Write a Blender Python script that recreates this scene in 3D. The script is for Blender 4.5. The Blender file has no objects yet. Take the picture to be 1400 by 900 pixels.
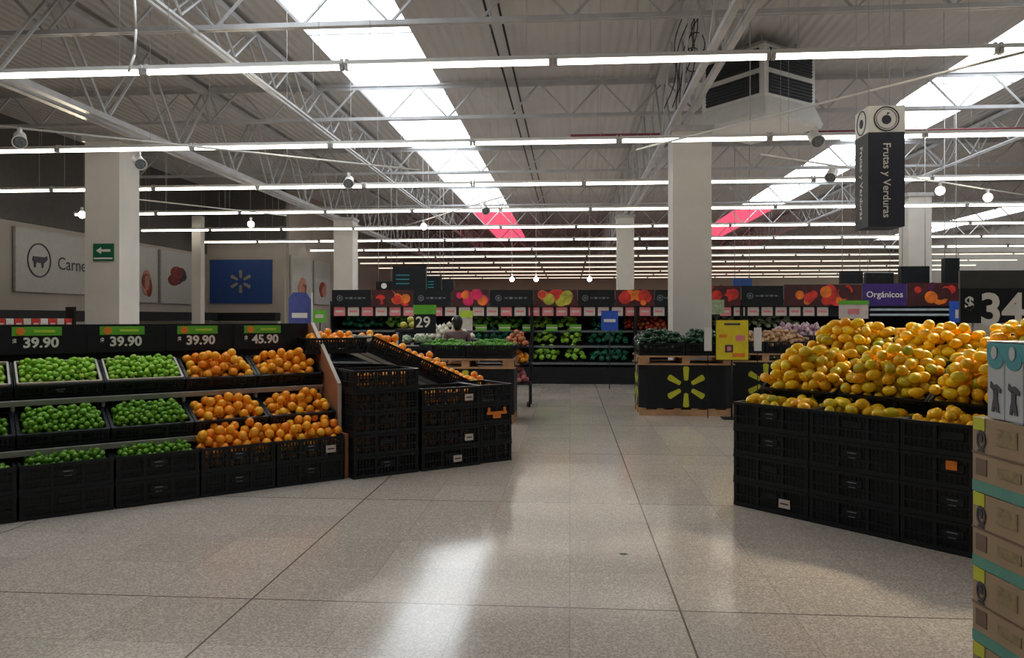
import bpy, math, random
from mathutils import Matrix, Vector
import numpy as np
PI = math.pi
C = bpy.context.scene.collection
F = 1050.0                      # focal length in pixels of the 1400x900 frame
YAW = math.atan(79 / F)
CH = 1.6                        # camera height
# ------------------------------------------------------------------ camera, world, exposure
cam = bpy.data.cameras.new('camera'); cam_o = bpy.data.objects.new('camera', cam); C.objects.link(cam_o)
cam.sensor_width = 36; cam.lens = 27; cam.shift_y = -16 / 1400; cam.clip_end = 200
cam_o.location = (0, 0, CH); cam_o.rotation_euler = (PI / 2, 0, YAW)
sc = bpy.context.scene; sc.camera = cam_o
sc.view_settings.view_transform = 'Standard'; sc.view_settings.look = 'None'
sc.view_settings.gamma = 1; sc.view_settings.use_curve_mapping = False
sc.view_settings.exposure = 0.05
wd = bpy.data.worlds.new('world'); sc.world = wd; wd.use_nodes = True
wd.node_tree.nodes['Background'].inputs[0].default_value = (.75, .85, 1, 1)
wd.node_tree.nodes['Background'].inputs[1].default_value = 1.0
TUBE_E, SKY_E, SPOT_W = 7.5, 4.0, 55.0

# ------------------------------------------------------------------ helpers
ca, sa = math.cos(YAW), math.sin(YAW)
def c2w(xc, d): return (xc * ca - d * sa, xc * sa + d * ca)
def zat(py, d): return CH - (py - 434) / F * d
def atD(px, py, d):
    x, y = c2w((px - 700) / F * d, d); return Vector((x, y, zat(py, d)))
def atY(px, py, Y):
    x, y = c2w((px - 700) / F, 1); return atD(px, py, Y / y)
def atX(px, py, X):
    x, y = c2w((px - 700) / F, 1); return atD(px, py, X / x)
def atZ(px, py, z): return atD(px, py, (CH - z) * F / (py - 434))

class Fr:                        # a floor frame: origin, heading
    def __init__(s, o, ang): s.o = Vector((o[0], o[1], 0)); s.a = ang
    def w(s, x, y, z=0):
        return Vector((s.o.x + x * math.cos(s.a) - y * math.sin(s.a), s.o.y + x * math.sin(s.a) + y * math.cos(s.a), z))

class MB:
    def __init__(s): s.v = []; s.f = []; s.m = []; s.s = []
    def add(s, vs, fs, m=0, sm=False):
        n = len(s.v); s.v += [tuple(v) for v in vs]
        s.f += [tuple(i + n for i in f) for f in fs]; s.m += [m] * len(fs); s.s += [sm] * len(fs)
        return s
    def box(s, cx, cy, cz, sx, sy, sz, m=0, M=None):
        vs = [Vector((cx + i * sx / 2, cy + j * sy / 2, cz + k * sz / 2)) for k in (-1, 1) for j in (-1, 1) for i in (-1, 1)]
        if M is not None: vs = [M @ v for v in vs]
        return s.add(vs, [(0, 2, 3, 1), (4, 5, 7, 6), (0, 1, 5, 4), (2, 6, 7, 3), (0, 4, 6, 2), (1, 3, 7, 5)], m)
    def tube(s, p0, p1, r, m=0, n=8, r2=None, sm=True):
        p0 = Vector(p0); p1 = Vector(p1); r2 = r if r2 is None else r2
        ax = (p1 - p0).normalized(); u = ax.orthogonal().normalized(); w = ax.cross(u)
        vs = [p + (u * math.cos(2 * PI * i / n) + w * math.sin(2 * PI * i / n)) * q for p, q in ((p0, r), (p1, r2)) for i in range(n)]
        fs = [(i, (i + 1) % n, n + (i + 1) % n, n + i) for i in range(n)]
        s.add(vs, fs, m, sm); k = len(s.v) - 2 * n
        s.f += [tuple(k + i for i in reversed(range(n))), tuple(k + n + i for i in range(n))]; s.m += [m, m]; s.s += [False, False]
        return s
    def lathe(s, prof, m=0, n=14, c=(0, 0, 0), M=None, bump=None):
        vs = []; 
        for r, z in prof:
            for i in range(n):
                a = 2 * PI * i / n; q = r * (bump(a, z) if bump else 1)
                v = Vector((q * math.cos(a) + c[0], q * math.sin(a) + c[1], z + c[2])); vs.append(M @ v if M else v)
        fs = [(j * n + i, j * n + (i + 1) % n, (j + 1) * n + (i + 1) % n, (j + 1) * n + i) for j in range(len(prof) - 1) for i in range(n)]
        s.add(vs, fs, m, True); k = len(s.v) - len(vs)
        s.f += [tuple(k + i for i in reversed(range(n))), tuple(k + (len(prof) - 1) * n + i for i in range(n))]; s.m += [m, m]; s.s += [True, True]
        return s
    def ell(s, c, r, m=0, nu=10, nv=6, M=None, bump=None):
        prof = [(math.sin(PI * (j + .25) / (nv + .5)), -math.cos(PI * (j + .25) / (nv + .5))) for j in range(nv + 1)]
        A = Matrix.Translation(c) @ (M or Matrix.Identity(4)) @ Matrix.Diagonal((r[0], r[1], r[2], 1))
        return s.lathe(prof, m, nu, M=A, bump=bump)
    def prism(s, pts, y0, y1, m=0, M=None):      # polygon in local x,z ; extruded along y
        n = len(pts)
        vs = [Vector((x, y, z)) for y in (y0, y1) for x, z in pts]
        if M is not None: vs = [M @ v for v in vs]
        return s.add(vs, [tuple(range(n)), tuple(reversed(range(n, 2 * n)))] + [(i, n + i, n + (i + 1) % n, (i + 1) % n) for i in range(n)], m)
    def mesh(s, name, mats):
        me = bpy.data.meshes.new(name); me.from_pydata(s.v, [], s.f)
        for mt in (mats if isinstance(mats, (list, tuple)) else [mats]): me.materials.append(mt)
        me.polygons.foreach_set('material_index', s.m); me.polygons.foreach_set('use_smooth', s.s); me.update()
        return me
    def build(s, name, mats, parent=None, loc=(0, 0, 0), rot=(0, 0, 0)):
        return link(name, s.mesh(name, mats), parent, loc, rot)

def link(name, data, parent=None, loc=(0, 0, 0), rot=(0, 0, 0)):
    o = bpy.data.objects.new(name, data); C.objects.link(o); o.parent = parent
    o.location = loc; o.rotation_euler = rot; return o
def tag(o, label, cat=None, group=None, kind=None):
    if label: o['label'] = label
    if cat: o['category'] = cat
    if group: o['group'] = group
    if kind: o['kind'] = kind
    return o
def thing(name, label, cat, loc=(0, 0, 0), rz=0, group=None, kind=None):
    o = link(name, None, None, loc, (0, 0, rz)); o.empty_display_size = .1
    return tag(o, label, cat, group, kind)
def copy(o, loc, rot, label=None, group=None):
    c = o.copy(); C.objects.link(c); c.location = loc; c.rotation_euler = rot
    if label: c['label'] = label
    if group: c['group'] = group
    for ch in o.children:
        k = ch.copy(); C.objects.link(k); k.parent = c
        for g in ch.children:
            q = g.copy(); C.objects.link(q); q.parent = k
    return c
def remove_tree(o):
    for ch in list(o.children): remove_tree(ch)
    bpy.data.objects.remove(o)

def mat(name, col, rough=.5, metal=0, var=0, scale=8, bump=0, bscale=40, rnd=None, emit=None, estr=0, spec=None, coat=0):
    m = bpy.data.materials.new(name); m.use_nodes = True; nt = m.node_tree; b = nt.nodes['Principled BSDF']
    b.inputs['Base Color'].default_value = (*col, 1); b.inputs['Roughness'].default_value = rough; b.inputs['Metallic'].default_value = metal
    if spec is not None: b.inputs['Specular IOR Level'].default_value = spec
    if coat: b.inputs['Coat Weight'].default_value = coat
    tc = nt.nodes.new('ShaderNodeTexCoord'); src = None
    if rnd:                       # colours picked per object
        oi = nt.nodes.new('ShaderNodeObjectInfo'); cr = nt.nodes.new('ShaderNodeValToRGB')
        el = cr.color_ramp.elements
        while len(el) < len(rnd): el.new(.5)
        for i, c in enumerate(rnd): el[i].position = i / (len(rnd) - 1); el[i].color = (*c, 1)
        nt.links.new(oi.outputs['Random'], cr.inputs['Fac']); src = cr.outputs['Color']
    if var:
        no = nt.nodes.new('ShaderNodeTexNoise'); no.inputs['Scale'].default_value = scale; no.inputs['Detail'].default_value = 4
        nt.links.new(tc.outputs['Object'], no.inputs['Vector'])
        mr = nt.nodes.new('ShaderNodeMapRange'); mr.inputs['To Min'].default_value = 1 - var; mr.inputs['To Max'].default_value = 1 + var
        mr.inputs['From Min'].default_value = .3; mr.inputs['From Max'].default_value = .7
        nt.links.new(no.outputs['Fac'], mr.inputs['Value'])
        mx = nt.nodes.new('ShaderNodeMix'); mx.data_type = 'RGBA'; mx.blend_type = 'MULTIPLY'; mx.inputs['Factor'].default_value = 1
        if src: nt.links.new(src, mx.inputs['A'])
        else: mx.inputs['A'].default_value = (*col, 1)
        nt.links.new(mr.outputs['Result'], mx.inputs['B']); src = mx.outputs['Result']
    if src: nt.links.new(src, b.inputs['Base Color'])
    if bump:
        n2 = nt.nodes.new('ShaderNodeTexNoise'); n2.inputs['Scale'].default_value = bscale
        bp = nt.nodes.new('ShaderNodeBump'); bp.inputs['Strength'].default_value = bump; bp.inputs['Distance'].default_value = .01
        nt.links.new(tc.outputs['Object'], n2.inputs['Vector']); nt.links.new(n2.outputs['Fac'], bp.inputs['Height']); nt.links.new(bp.outputs['Normal'], b.inputs['Normal'])
    if emit: b.inputs['Emission Color'].default_value = (*emit, 1); b.inputs['Emission Strength'].default_value = estr
    return m

M_black = mat('black_plastic', (.006, .0085, .011), .45, var=.25, scale=6, spec=.35)
M_blackm = mat('black_card', (.008, .0095, .012), .55, var=.2, spec=.3)
M_grille = mat('dark_grille', (.02, .022, .025), .6, var=.2)
M_glint = mat('glint_grey_plastic', (.16, .18, .2), .25, var=.4, scale=30)  # pale grey for painted handle glints; also shelf edges, unlit lenses and print
M_steel = mat('painted_steel', (.45, .44, .43), .45, var=.1)
M_truss = mat('white_truss_paint', (.50, .50, .51), .5, var=.12, scale=3)
M_col = mat('column_paint', (.62, .585, .535), .6, var=.05, scale=2, bump=.1)
M_wall = mat('wall_paint', (.42, .38, .33), .7, var=.06, scale=1)
M_walld = mat('dark_ceiling_shade', (.10, .095, .09), .8, var=.1)  # upper wall darkened to pass for the ceiling in the dark there
M_beige = mat('beige_wall_paint', (.66, .56, .44), .7, var=.06, scale=.6)
M_white = mat('white_enamel', (.72, .71, .68), .4, var=.05)
M_tube = mat('glowing_tube', (.9, .9, .85), .4, var=.02, emit=(1, .92, .79), estr=TUBE_E)
M_tube_far = mat('dim_glowing_tube', (.9, .85, .75), .4, var=.02, emit=(1, .88, .72), estr=1.1)
M_sky = mat('skylight_sheet', (.8, .85, .9), .4, var=.02, emit=(.88, .95, 1), estr=SKY_E)
M_skyr = mat('red_skylight_sheet', (.8, .05, .1), .4, var=.02, emit=(1, .12, .22), estr=.9)
M_wood = mat('pallet_wood', (.46, .26, .13), .75, var=.25, scale=5, bump=.3)
M_board = mat('brown_fibre_board', (.42, .17, .08), .7, var=.12, scale=5)
M_boarde = mat('pale_board_edge', (.62, .55, .47), .7, var=.1)
M_green = mat('green_card', (.12, .42, .03), .5, var=.08)
M_lime_card = mat('lime_card', (.5, .68, .05), .5, var=.08)
M_pink = mat('pink_card', (.72, .22, .24), .5, var=.1)
M_cream = mat('cream_card', (.62, .54, .48), .5, var=.1)
M_digit = mat('white_print', (.78, .74, .68), .5, var=.03)
M_yellow = mat('yellow_print', (.72, .58, .02), .5, var=.08)
M_spark = mat('spark_yellow_print', (.55, .55, .03), .5, var=.08)
M_blue = mat('blue_panel', (.012, .055, .22), .5, var=.08)
M_blue2 = mat('bright_blue_card', (.02, .09, .5), .5, var=.08)
M_navy = mat('navy_fabric', (.016, .02, .035), .6, var=.15)
M_purple = mat('purple_card', (.045, .015, .16), .5, var=.1)
M_lilac = mat('lilac_fabric', (.07, .09, .3), .6, var=.3, scale=3)
M_exit = mat('safety_green', (.005, .12, .055), .45, var=.05)
M_orange_dot = mat('orange_print', (.8, .22, .02), .5, var=.1)
M_cardb = mat('kraft_cardboard', (.36, .25, .15), .8, var=.1, scale=6, bump=.1)
M_teal = mat('teal_print', (.02, .28, .32), .5, var=.08)
M_tealb = mat('teal_tape', (.10, .30, .24), .5, var=.12)
M_kprint = mat('faint_kraft_print', (.28, .21, .11), .8, var=.3, scale=40)
M_print = mat('dark_print', (.05, .04, .06), .6, var=.2)
M_brownp = mat('brown_print', (.16, .1, .07), .7, var=.2)
M_milk = mat('milk_pack_white', (.52, .54, .56), .35, var=.06, coat=.3)
M_film = mat('shrink_film', (.45, .52, .56), .2, var=.1)
M_liner = mat('pale_crate_liner', (.55, .5, .42), .6, var=.1)
M_skin = mat('skin', (.45, .24, .15), .5, var=.05)
M_hair = mat('dark_hair', (.012, .01, .012), .5, var=.3, scale=60)
M_shirt = mat('mauve_cloth', (.16, .09, .1), .8, var=.1)
M_jean = mat('dark_denim', (.02, .025, .05), .8, var=.15)
M_redp = mat('red_print', (.6, .03, .02), .5, var=.15)
M_orange = mat('orange_peel', (.9, .3, .02), .36, var=.08, scale=14, bump=.15, bscale=160, rnd=[(.92, .24, .008), (1, .40, .01), (.96, .31, .008), (1, .50, .02)])
M_mango = mat('mango_skin', (.8, .4, .03), .4, var=.22, scale=9, rnd=[(.95, .5, .005), (1, .64, .005), (.92, .40, .006), (1, .66, .006), (.68, .55, .015), (.98, .52, .008), (.38, .42, .02)])
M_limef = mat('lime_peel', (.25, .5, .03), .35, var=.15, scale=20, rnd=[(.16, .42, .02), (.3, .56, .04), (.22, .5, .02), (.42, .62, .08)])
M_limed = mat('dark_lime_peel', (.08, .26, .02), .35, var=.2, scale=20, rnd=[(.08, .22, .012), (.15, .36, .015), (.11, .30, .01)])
M_chile = mat('dark_green_pepper_skin', (.015, .05, .02), .22, var=.3, rnd=[(.01, .04, .02), (.02, .07, .03), (.012, .055, .02)])
M_potato = mat('potato_skin', (.5, .3, .15), .7, var=.15, rnd=[(.42, .25, .13), (.58, .36, .2), (.5, .3, .15)])
M_onion = mat('purple_white_onion_skin', (.5, .3, .36), .35, var=.25, rnd=[(.32, .12, .22), (.6, .45, .46), (.45, .25, .34), (.65, .5, .5)])
M_wonion = mat('white_onion_skin', (.7, .66, .55), .4, var=.1)
M_scall = mat('scallion_green', (.12, .36, .05), .5, var=.4, scale=25, rnd=[(.08, .3, .04), (.2, .48, .07), (.13, .38, .05)])
M_lett = mat('lettuce_green', (.25, .5, .05), .5, var=.35, scale=30, rnd=[(.2, .5, .04), (.36, .6, .06), (.28, .52, .05)])
M_pepg = mat('dark_bag_green', (.01, .14, .07), .3, var=.3, rnd=[(.01, .1, .05), (.01, .18, .09)])
M_tom = mat('red_tomato_skin', (.5, .05, .02), .3, var=.15, rnd=[(.5, .03, .02), (.55, .14, .05), (.4, .05, .05)])
M_pale = mat('pale_cabbage_green', (.4, .5, .32), .5, var=.25, scale=20)
M_bread = mat('rusty_orange_skin', (.5, .16, .06), .5, var=.25)
M_pinkf = mat('pink_fruit_skin', (.5, .16, .16), .5, var=.25)
M_melon = mat('yellow_melon_skin', (.45, .4, .05), .5, var=.2)
PH = [mat('photo_red', (.6, .03, .02), .5, var=.5, scale=5), mat('photo_orange', (.8, .18, .015), .5, var=.4, scale=5), mat('photo_pink', (.75, .015, .12), .5, var=.4, scale=5),
      mat('photo_lime', (.45, .42, .04), .5, var=.5, scale=6), mat('photo_dark_red', (.06, .008, .01), .5, var=.5, scale=4), mat('photo_purple', (.1, .01, .06), .5, var=.4)]

def text(name, s, size, m, parent, loc, rot=(PI / 2, 0, 0), ext=.002, bold=0, sx=1):
    cu = bpy.data.curves.new(name, 'FONT'); cu.body = s; cu.size = size; cu.extrude = ext; cu.offset = bold
    cu.align_x = 'CENTER'; cu.align_y = 'CENTER'; cu.resolution_u = 3
    t = bpy.data.objects.new('t', cu); C.objects.link(t); bpy.context.view_layer.update()
    me = bpy.data.meshes.new_from_object(t.evaluated_get(bpy.context.evaluated_depsgraph_get())); bpy.data.objects.remove(t)
    me.name = name; me.materials.clear(); me.materials.append(m)
    o = link(name, me, parent, loc, rot); o.scale = (sx, 1, 1); return o

def circle_pts(cx, cz, rx, rz=None, n=20): 
    rz = rz or rx
    return [(cx + rx * math.cos(2 * PI * i / n), cz + rz * math.sin(2 * PI * i / n)) for i in range(n)]
def ring(mb, cx, cz, r, t, y0, y1, m=0, n=24, rz=None):
    k = (rz or r) / r
    for i in range(n):
        a, b = 2 * PI * i / n, 2 * PI * (i + 1) / n
        mb.prism([(cx + r * math.cos(a), cz + k * r * math.sin(a)), (cx + r * math.cos(b), cz + k * r * math.sin(b)),
                  (cx + (r - t) * math.cos(b), cz + k * (r - t) * math.sin(b)), (cx + (r - t) * math.cos(a), cz + k * (r - t) * math.sin(a))], y0, y1, m)
def spark(mb, cx, cz, R, y0, y1, m=0):          # six blunt rays round an open centre
    for i in range(6):
        a = PI / 2 + i * PI / 3; w0, w1 = R * .1, R * .15
        u = (math.cos(a), math.sin(a)); n = (-u[1], u[0]); r0, r1 = R * .34, R
        P = lambda r, w: (cx + u[0] * r + n[0] * w, cz + u[1] * r + n[1] * w)
        mb.prism([P(r0, w0), P(r0 - R * .04, 0), P(r0, -w0), P(r1 - R * .06, -w1), P(r1, -w1 * .5), P(r1, w1 * .5), P(r1 - R * .06, w1)][::-1], y0, y1, m)
ORD = ['first', 'second', 'third', 'fourth', 'fifth', 'sixth', 'seventh', 'eighth', 'ninth', 'tenth', 'eleventh', 'twelfth', 'thirteenth', 'fourteenth', 'fifteenth', 'sixteenth', 'seventeenth', 'eighteenth', 'nineteenth', 'twentieth']

# ------------------------------------------------------------------ structure
def floor_material():
    m = mat('terrazzo_tiles', (.4, .36, .3), .2); nt = m.node_tree; b = nt.nodes['Principled BSDF']; N = nt.nodes.new; L = nt.links.new
    tc = N('ShaderNodeTexCoord'); sx = N('ShaderNodeSeparateXYZ'); L(tc.outputs['Object'], sx.inputs[0])
    def mth(op, a, b_=None, c=None):
        n = N('ShaderNodeMath'); n.operation = op
        for i, q in enumerate((a, b_, c)):
            if q is None: continue
            if isinstance(q, (int, float)): n.inputs[i].default_value = q
            else: L(q, n.inputs[i])
        return n.outputs[0]
    def line(sock, off, per, wd_):
        return mth('LESS_THAN', mth('ABSOLUTE', mth('SUBTRACT', mth('FLOORED_MODULO', mth('SUBTRACT', sock, off - per / 2), per), per / 2)), wd_)
    X, Y = sx.outputs['X'], sx.outputs['Y']
    thin = mth('MAXIMUM', line(X, 0, .6, .0022), line(Y, .04, .6, .0022))
    thick = mth('MAXIMUM', line(X, .6, 2.4, .0055), line(Y, 4.24, 2.4, .0055))
    cx = N('ShaderNodeCombineXYZ'); L(mth('FLOOR', mth('DIVIDE', X, .6)), cx.inputs[0]); L(mth('FLOOR', mth('DIVIDE', mth('SUBTRACT', Y, .04), .6)), cx.inputs[1])
    wn = N('ShaderNodeTexWhiteNoise'); L(cx.outputs[0], wn.inputs['Vector'])
    no = N('ShaderNodeTexNoise'); no.inputs['Scale'].default_value = 110; no.inputs['Detail'].default_value = 3; L(tc.outputs['Object'], no.inputs['Vector'])
    vo = N('ShaderNodeTexVoronoi'); vo.inputs['Scale'].default_value = 70; L(tc.outputs['Object'], vo.inputs['Vector'])
    big = N('ShaderNodeTexNoise'); big.inputs['Scale'].default_value = .8; L(tc.outputs['Object'], big.inputs['Vector'])
    cr = N('ShaderNodeValToRGB'); e = cr.color_ramp.elements; e[0].position = .32; e[0].color = (.32, .275, .235, 1); e[1].position = .66; e[1].color = (.64, .56, .49, 1)
    L(mth('ADD', mth('MULTIPLY', no.outputs['Fac'], .6), mth('MULTIPLY', vo.outputs['Distance'], .4)), cr.inputs['Fac'])
    fac = mth('ADD', mth('ADD', .84, mth('MULTIPLY', wn.outputs['Value'], .12)), mth('MULTIPLY', big.outputs['Fac'], .16))
    mx = N('ShaderNodeMix'); mx.data_type = 'RGBA'; mx.blend_type = 'MULTIPLY'; mx.inputs['Factor'].default_value = 1
    L(cr.outputs[0], mx.inputs['A']); L(fac, mx.inputs['B'])
    m2 = N('ShaderNodeMix'); m2.data_type = 'RGBA'; m2.inputs['B'].default_value = (.12, .1, .085, 1)
    L(mth('MAXIMUM', mth('MULTIPLY', thin, .45), thick), m2.inputs['Factor']); L(mx.outputs['Result'], m2.inputs['A']); L(m2.outputs['Result'], b.inputs['Base Color'])
    L(mth('ADD', .07, mth('MULTIPLY', big.outputs['Fac'], .12)), b.inputs['Roughness']); b.inputs['Specular IOR Level'].default_value = .4
    return m
tag(MB().box(4, 36, -.05, 42, 86, .1).build('floor', floor_material()), 'grey beige terrazzo tile floor', kind='structure')

M_roof = mat('roof_deck_paint', (.60, .58, .57), .7, var=.08, scale=.5)
nt = M_roof.node_tree; wv = nt.nodes.new('ShaderNodeTexWave'); wv.inputs['Scale'].default_value = 1.6; wv.bands_direction = 'X'
tcn = nt.nodes.new('ShaderNodeTexCoord'); bp = nt.nodes.new('ShaderNodeBump'); bp.inputs['Strength'].default_value = .5; bp.inputs['Distance'].default_value = .04
nt.links.new(tcn.outputs['Object'], wv.inputs['Vector']); nt.links.new(wv.outputs['Fac'], bp.inputs['Height']); nt.links.new(bp.outputs['Normal'], nt.nodes['Principled BSDF'].inputs['Normal'])
RZ = 6.85
LX = [(-4.85, -2.9), (8.0, 9.9)]; SY0, SY1, SY2 = 1.0, 37.0, 52.0
mb = MB()
for x0, x1, y0, y1 in [(-17, -4.85, -7, 79), (-2.9, 8.0, -7, 79), (9.9, 20.6, -7, 79), (22.4, 25, -7, 79), (20.6, 22.4, -7, 38), (20.6, 22.4, 54, 79), (-4.85, -2.9, -7, SY0), (-4.85, -2.9, SY2, 79), (8, 9.9, -7, SY0), (8, 9.9, SY2, 79)]:
    mb.box((x0 + x1) / 2, (y0 + y1) / 2, RZ + .05, x1 - x0, y1 - y0, .1)
tag(mb.build('ceiling', M_roof), 'grey corrugated roof deck with two long skylight openings', kind='structure')
for i, (x0, x1) in enumerate(LX):
    o = tag(MB().box((x0 + x1) / 2, (SY0 + SY1) / 2, RZ + .06, x1 - x0, SY1 - SY0, .03).build('window_%d' % (i + 1), M_sky), ['left', 'right'][i] + ' skylight strip of glowing translucent sheets', kind='structure')
    q = MB()
    for y in range(2, 37, 2): q.box((x0 + x1) / 2, y, RZ + .02, x1 - x0, .03, .03)
    q.build('glazing_bar', M_truss, o)
    MB().box((x0 + x1) / 2, (SY1 + SY2) / 2, RZ + .06, x1 - x0, SY2 - SY1, .03).build('red_sheet', M_skyr, o)['label'] = 'red translucent end of the skylight strip'
tag(MB().box(21.5, 46, RZ + .06, 1.8, 16, .03).build('window_3', M_sky), 'distant short skylight strip near the right wall', kind='structure')
def wall(n, *b): 
    return tag(MB().box(*b).build(n, M_wall), None, kind='structure')
XL, XL2, YJ = -14.6, -11.3, 30.0
wall('wall_left', XL - .1, 12, 2.07, .2, 36.2, 4.14)
tag(MB().box(XL - .1, 12, 5.5, .2, 36.2, 2.7).build('wall_left_upper', M_walld), None, kind='structure')
wall('wall_left_return', (XL + XL2) / 2 - .1, YJ + .1, 2.3, XL2 - XL, .2, 4.6)
tag(MB().box((XL + XL2) / 2 - .1, YJ + .1, 5.72, XL2 - XL, .2, 2.25).build('wall_left_return_upper', M_walld), None, kind='structure')
wall('wall_left_rear', XL2 - .1, 45.1, 3.42, .2, 29.8, 6.85)
tag(MB().box(5, 60.1, 3.42, 40, .2, 6.85).build('wall_back', M_beige), None, kind='structure')
wall('wall_right', 24.1, 35, 3.42, .2, 82, 6.85)
wall('wall_front', 4.7, -6.1, 3.42, 39, .2, 6.85)

def column(x, y, w, top, label):
    t = thing('column', label, 'column', (x, y, 0), 0, None, 'structure')
    MB().box(0, 0, top / 2, w, w, top).build('shaft', M_col, t)
    MB().box(0, 0, top + .05, w + .08, w + .08, .1).build('cap', M_steel, t)
    MB().box(0, 0, .08, w + .03, w + .03, .16).build('skirting', M_grille, t)
    return t
def colpx(p0, p1, Y, top, label, frac=1):
    a, b = atY(p0, 434, Y), atY(p1, 434, Y); w = (b.x - a.x)
    return column((a.x + b.x) / 2, Y + w / 2, w, top, label)
colpx(116, 163, 14, 4.95, 'wide pale square column behind the lime display')
colpx(920, 973, 14.0, 4.95, 'pale square column rising behind the sunburst bins')
colpx(456, 482, 26, 4.95, 'distant pale column left of the produce cases')
colpx(844, 867, 26, 4.95, 'distant pale column over the middle of the produce cases')
colpx(1242, 1274, 22, 4.95, 'distant pale column right of the hanging aisle banner')
p0, p1 = atY(265, 300, 25), atY(277, 300, 25)
tag(MB().box((p0.x + p1.x) / 2, 25, 2.5, p1.x - p0.x, .28, 5).build('post', M_col), 'slender pale post left of the blue wall panel', kind='structure')

# roof steel
def joist(y, n):
    t = thing('roof_joist', 'white open web roof joist, %s from the front' % ORD[n], 'roof joist', (0, y, 6.0), 0, 'white joists running across under the roof')
    q = MB(); q.box(4, 0, .78, 41, .09, .05); q.box(4, 0, .72, 41, .03, .07); q.build('top_chord', M_truss, t)
    q = MB(); q.box(4, -.035, .03, 41, .05, .07); q.box(4, .035, .02, 41, .05, .05); q.build('bottom_chord', M_truss, t)
    q = MB(); x = -16.3; k = 0
    while x < 24:
        a, b = (x, 0, .03 if k % 2 == 0 else .75), (x + .68, 0, .75 if k % 2 == 0 else .03)
        q.tube(a, b, .026, n=4, sm=False); x += .68; k += 1
    q.build('web', M_truss, t)
for i, y in enumerate([5.6, 11.4, 16.9, 23.3, 30.2, 37, 44, 51, 58]): joist(y, i)
def girder(x, z0, z1, label, y0=0, y1=59, step=1.3, r=.035, cw=.12):
    t = thing('roof_girder', label, 'roof girder', (x, 0, z0), 0, 'roof girders running away from the camera')
    L_, cy = y1 - y0, (y0 + y1) / 2; h = z1 - z0
    q = MB()
    for s in (-.14, .14): q.box(s * cw / .12, cy, .05 * cw / .12, cw, L_, .1 * cw / .12)
    q.box(0, y0 + .05, .02, .1, .1, .03)
    q.build('bottom_chord', M_truss, t)
    MB().box(0, cy, h, .2, L_, .1).build('top_chord', M_truss, t)
    q = MB(); y = y0; k = 0
    while y < y1:
        for s in (-.1, .1): q.tube((s, y, .06 if k % 2 == 0 else h), (s, y + step, h if k % 2 == 0 else .06), r, n=5, sm=False)
        y += step; k += 1
    q.build('web', M_truss, t)
girder(-8.25, 5.05, 6.7, 'deep roof girder over the left columns', r=.03)
girder(-5.75, 5.95, 6.72, 'light roof girder just left of the left skylight', step=.9, r=.022, cw=.05)
girder(1.95, 5.05, 6.7, 'deep roof girder over the middle columns', r=.022, cw=.09)
girder(10.9, 5.95, 6.72, 'light roof girder just right of the right skylight', step=.9, r=.022, cw=.05)
t = MB()
t.tube(atD(780, 186, 16.2), atD(1420, 176, 16.2) , .035)
tag(t.build('sprinkler_pipe', mat('red_pipe_paint', (.2, .02, .03), .5, var=.1)), 'dark red sprinkler pipe under the roof', 'pipe')
t = MB()
for a, b in (((640, 30), (705, 330)), ((668, 20), (702, 300))):
    p, q = atZ(a[0], a[1], 6.3), atZ(b[0], b[1], 6.3); p.y = 10.5; t.tube((-1.15 - .22 * (a[0] > 650), 8, 6.62), (-1.1 - .22 * (a[0] > 650), 44, 6.62), .02)
tag(t.build('cable_conduit', M_grille), 'pair of dark conduits right of the left skylight', 'conduit')
t = MB(); pts = [atD(184, -5, 8.8), atD(186, 40, 8.8), atD(184, 75, 8.8), atD(176, 98, 8.75)]
for a, b in zip(pts, pts[1:]): t.tube(a, b, .014)
tag(t.build('hanging_cable', M_white), 'pale cable dropping to the nearest strip light row', 'cable')

# ------------------------------------------------------------------ strip lights
TZ = 4.45; FL = 2.4
proto = thing('strip_light', 'x', 'strip light')
q = MB(); q.box(0, 0, .075, FL - .02, .07, .05); q.box(0, 0, .052, FL - .06, .10, .006); q.build('housing', M_white, proto)
q = MB(); q.tube((-FL / 2 + .05, -.0, .02), (FL / 2 - .05, -.0, .02), .026, n=8); q.build('tube', M_tube, proto)
q = MB(); q.box(0, 0, .03, .04, .07, .07); q.box(0, 0, .09, .03, .05, .06); ec = q.mesh('end_cap', M_steel)
q = MB(); q.tube((0, 0, .1), (0, 0, 2.38), .004, n=4); hm = q.mesh('hanger', M_steel)
for s in (-1, 1):
    link('end_cap', ec, proto, (s * (FL / 2 - .03), 0, 0)); link('hanger', hm, proto, (s * .9, 0, 0))
far_proto = thing('strip_light', 'x', 'strip light')
q = MB(); q.box(0, 0, .075, FL - .02, .07, .05); q.box(0, 0, .052, FL - .06, .10, .006); q.build('housing', M_white, far_proto)
q = MB(); q.tube((-FL / 2 + .05, -.0, .02), (FL / 2 - .05, -.0, .02), .026, n=8); q.build('tube', M_tube_far, far_proto)
link('hanger', hm, far_proto)
rown = ['nearest', 'second', 'third', 'fourth', 'fifth', 'sixth', 'seventh', 'eighth', 'ninth', 'tenth', 'eleventh', 'twelfth', 'thirteenth', 'fourteenth', 'fifteenth', 'sixteenth', 'seventeenth']
starts = {0: -13.9, 1: -13.6, 2: -14.1, 3: -13.85, 4: -14.2, 5: -14.25}
joint0 = (175 - 779) / F * 8.67
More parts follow.
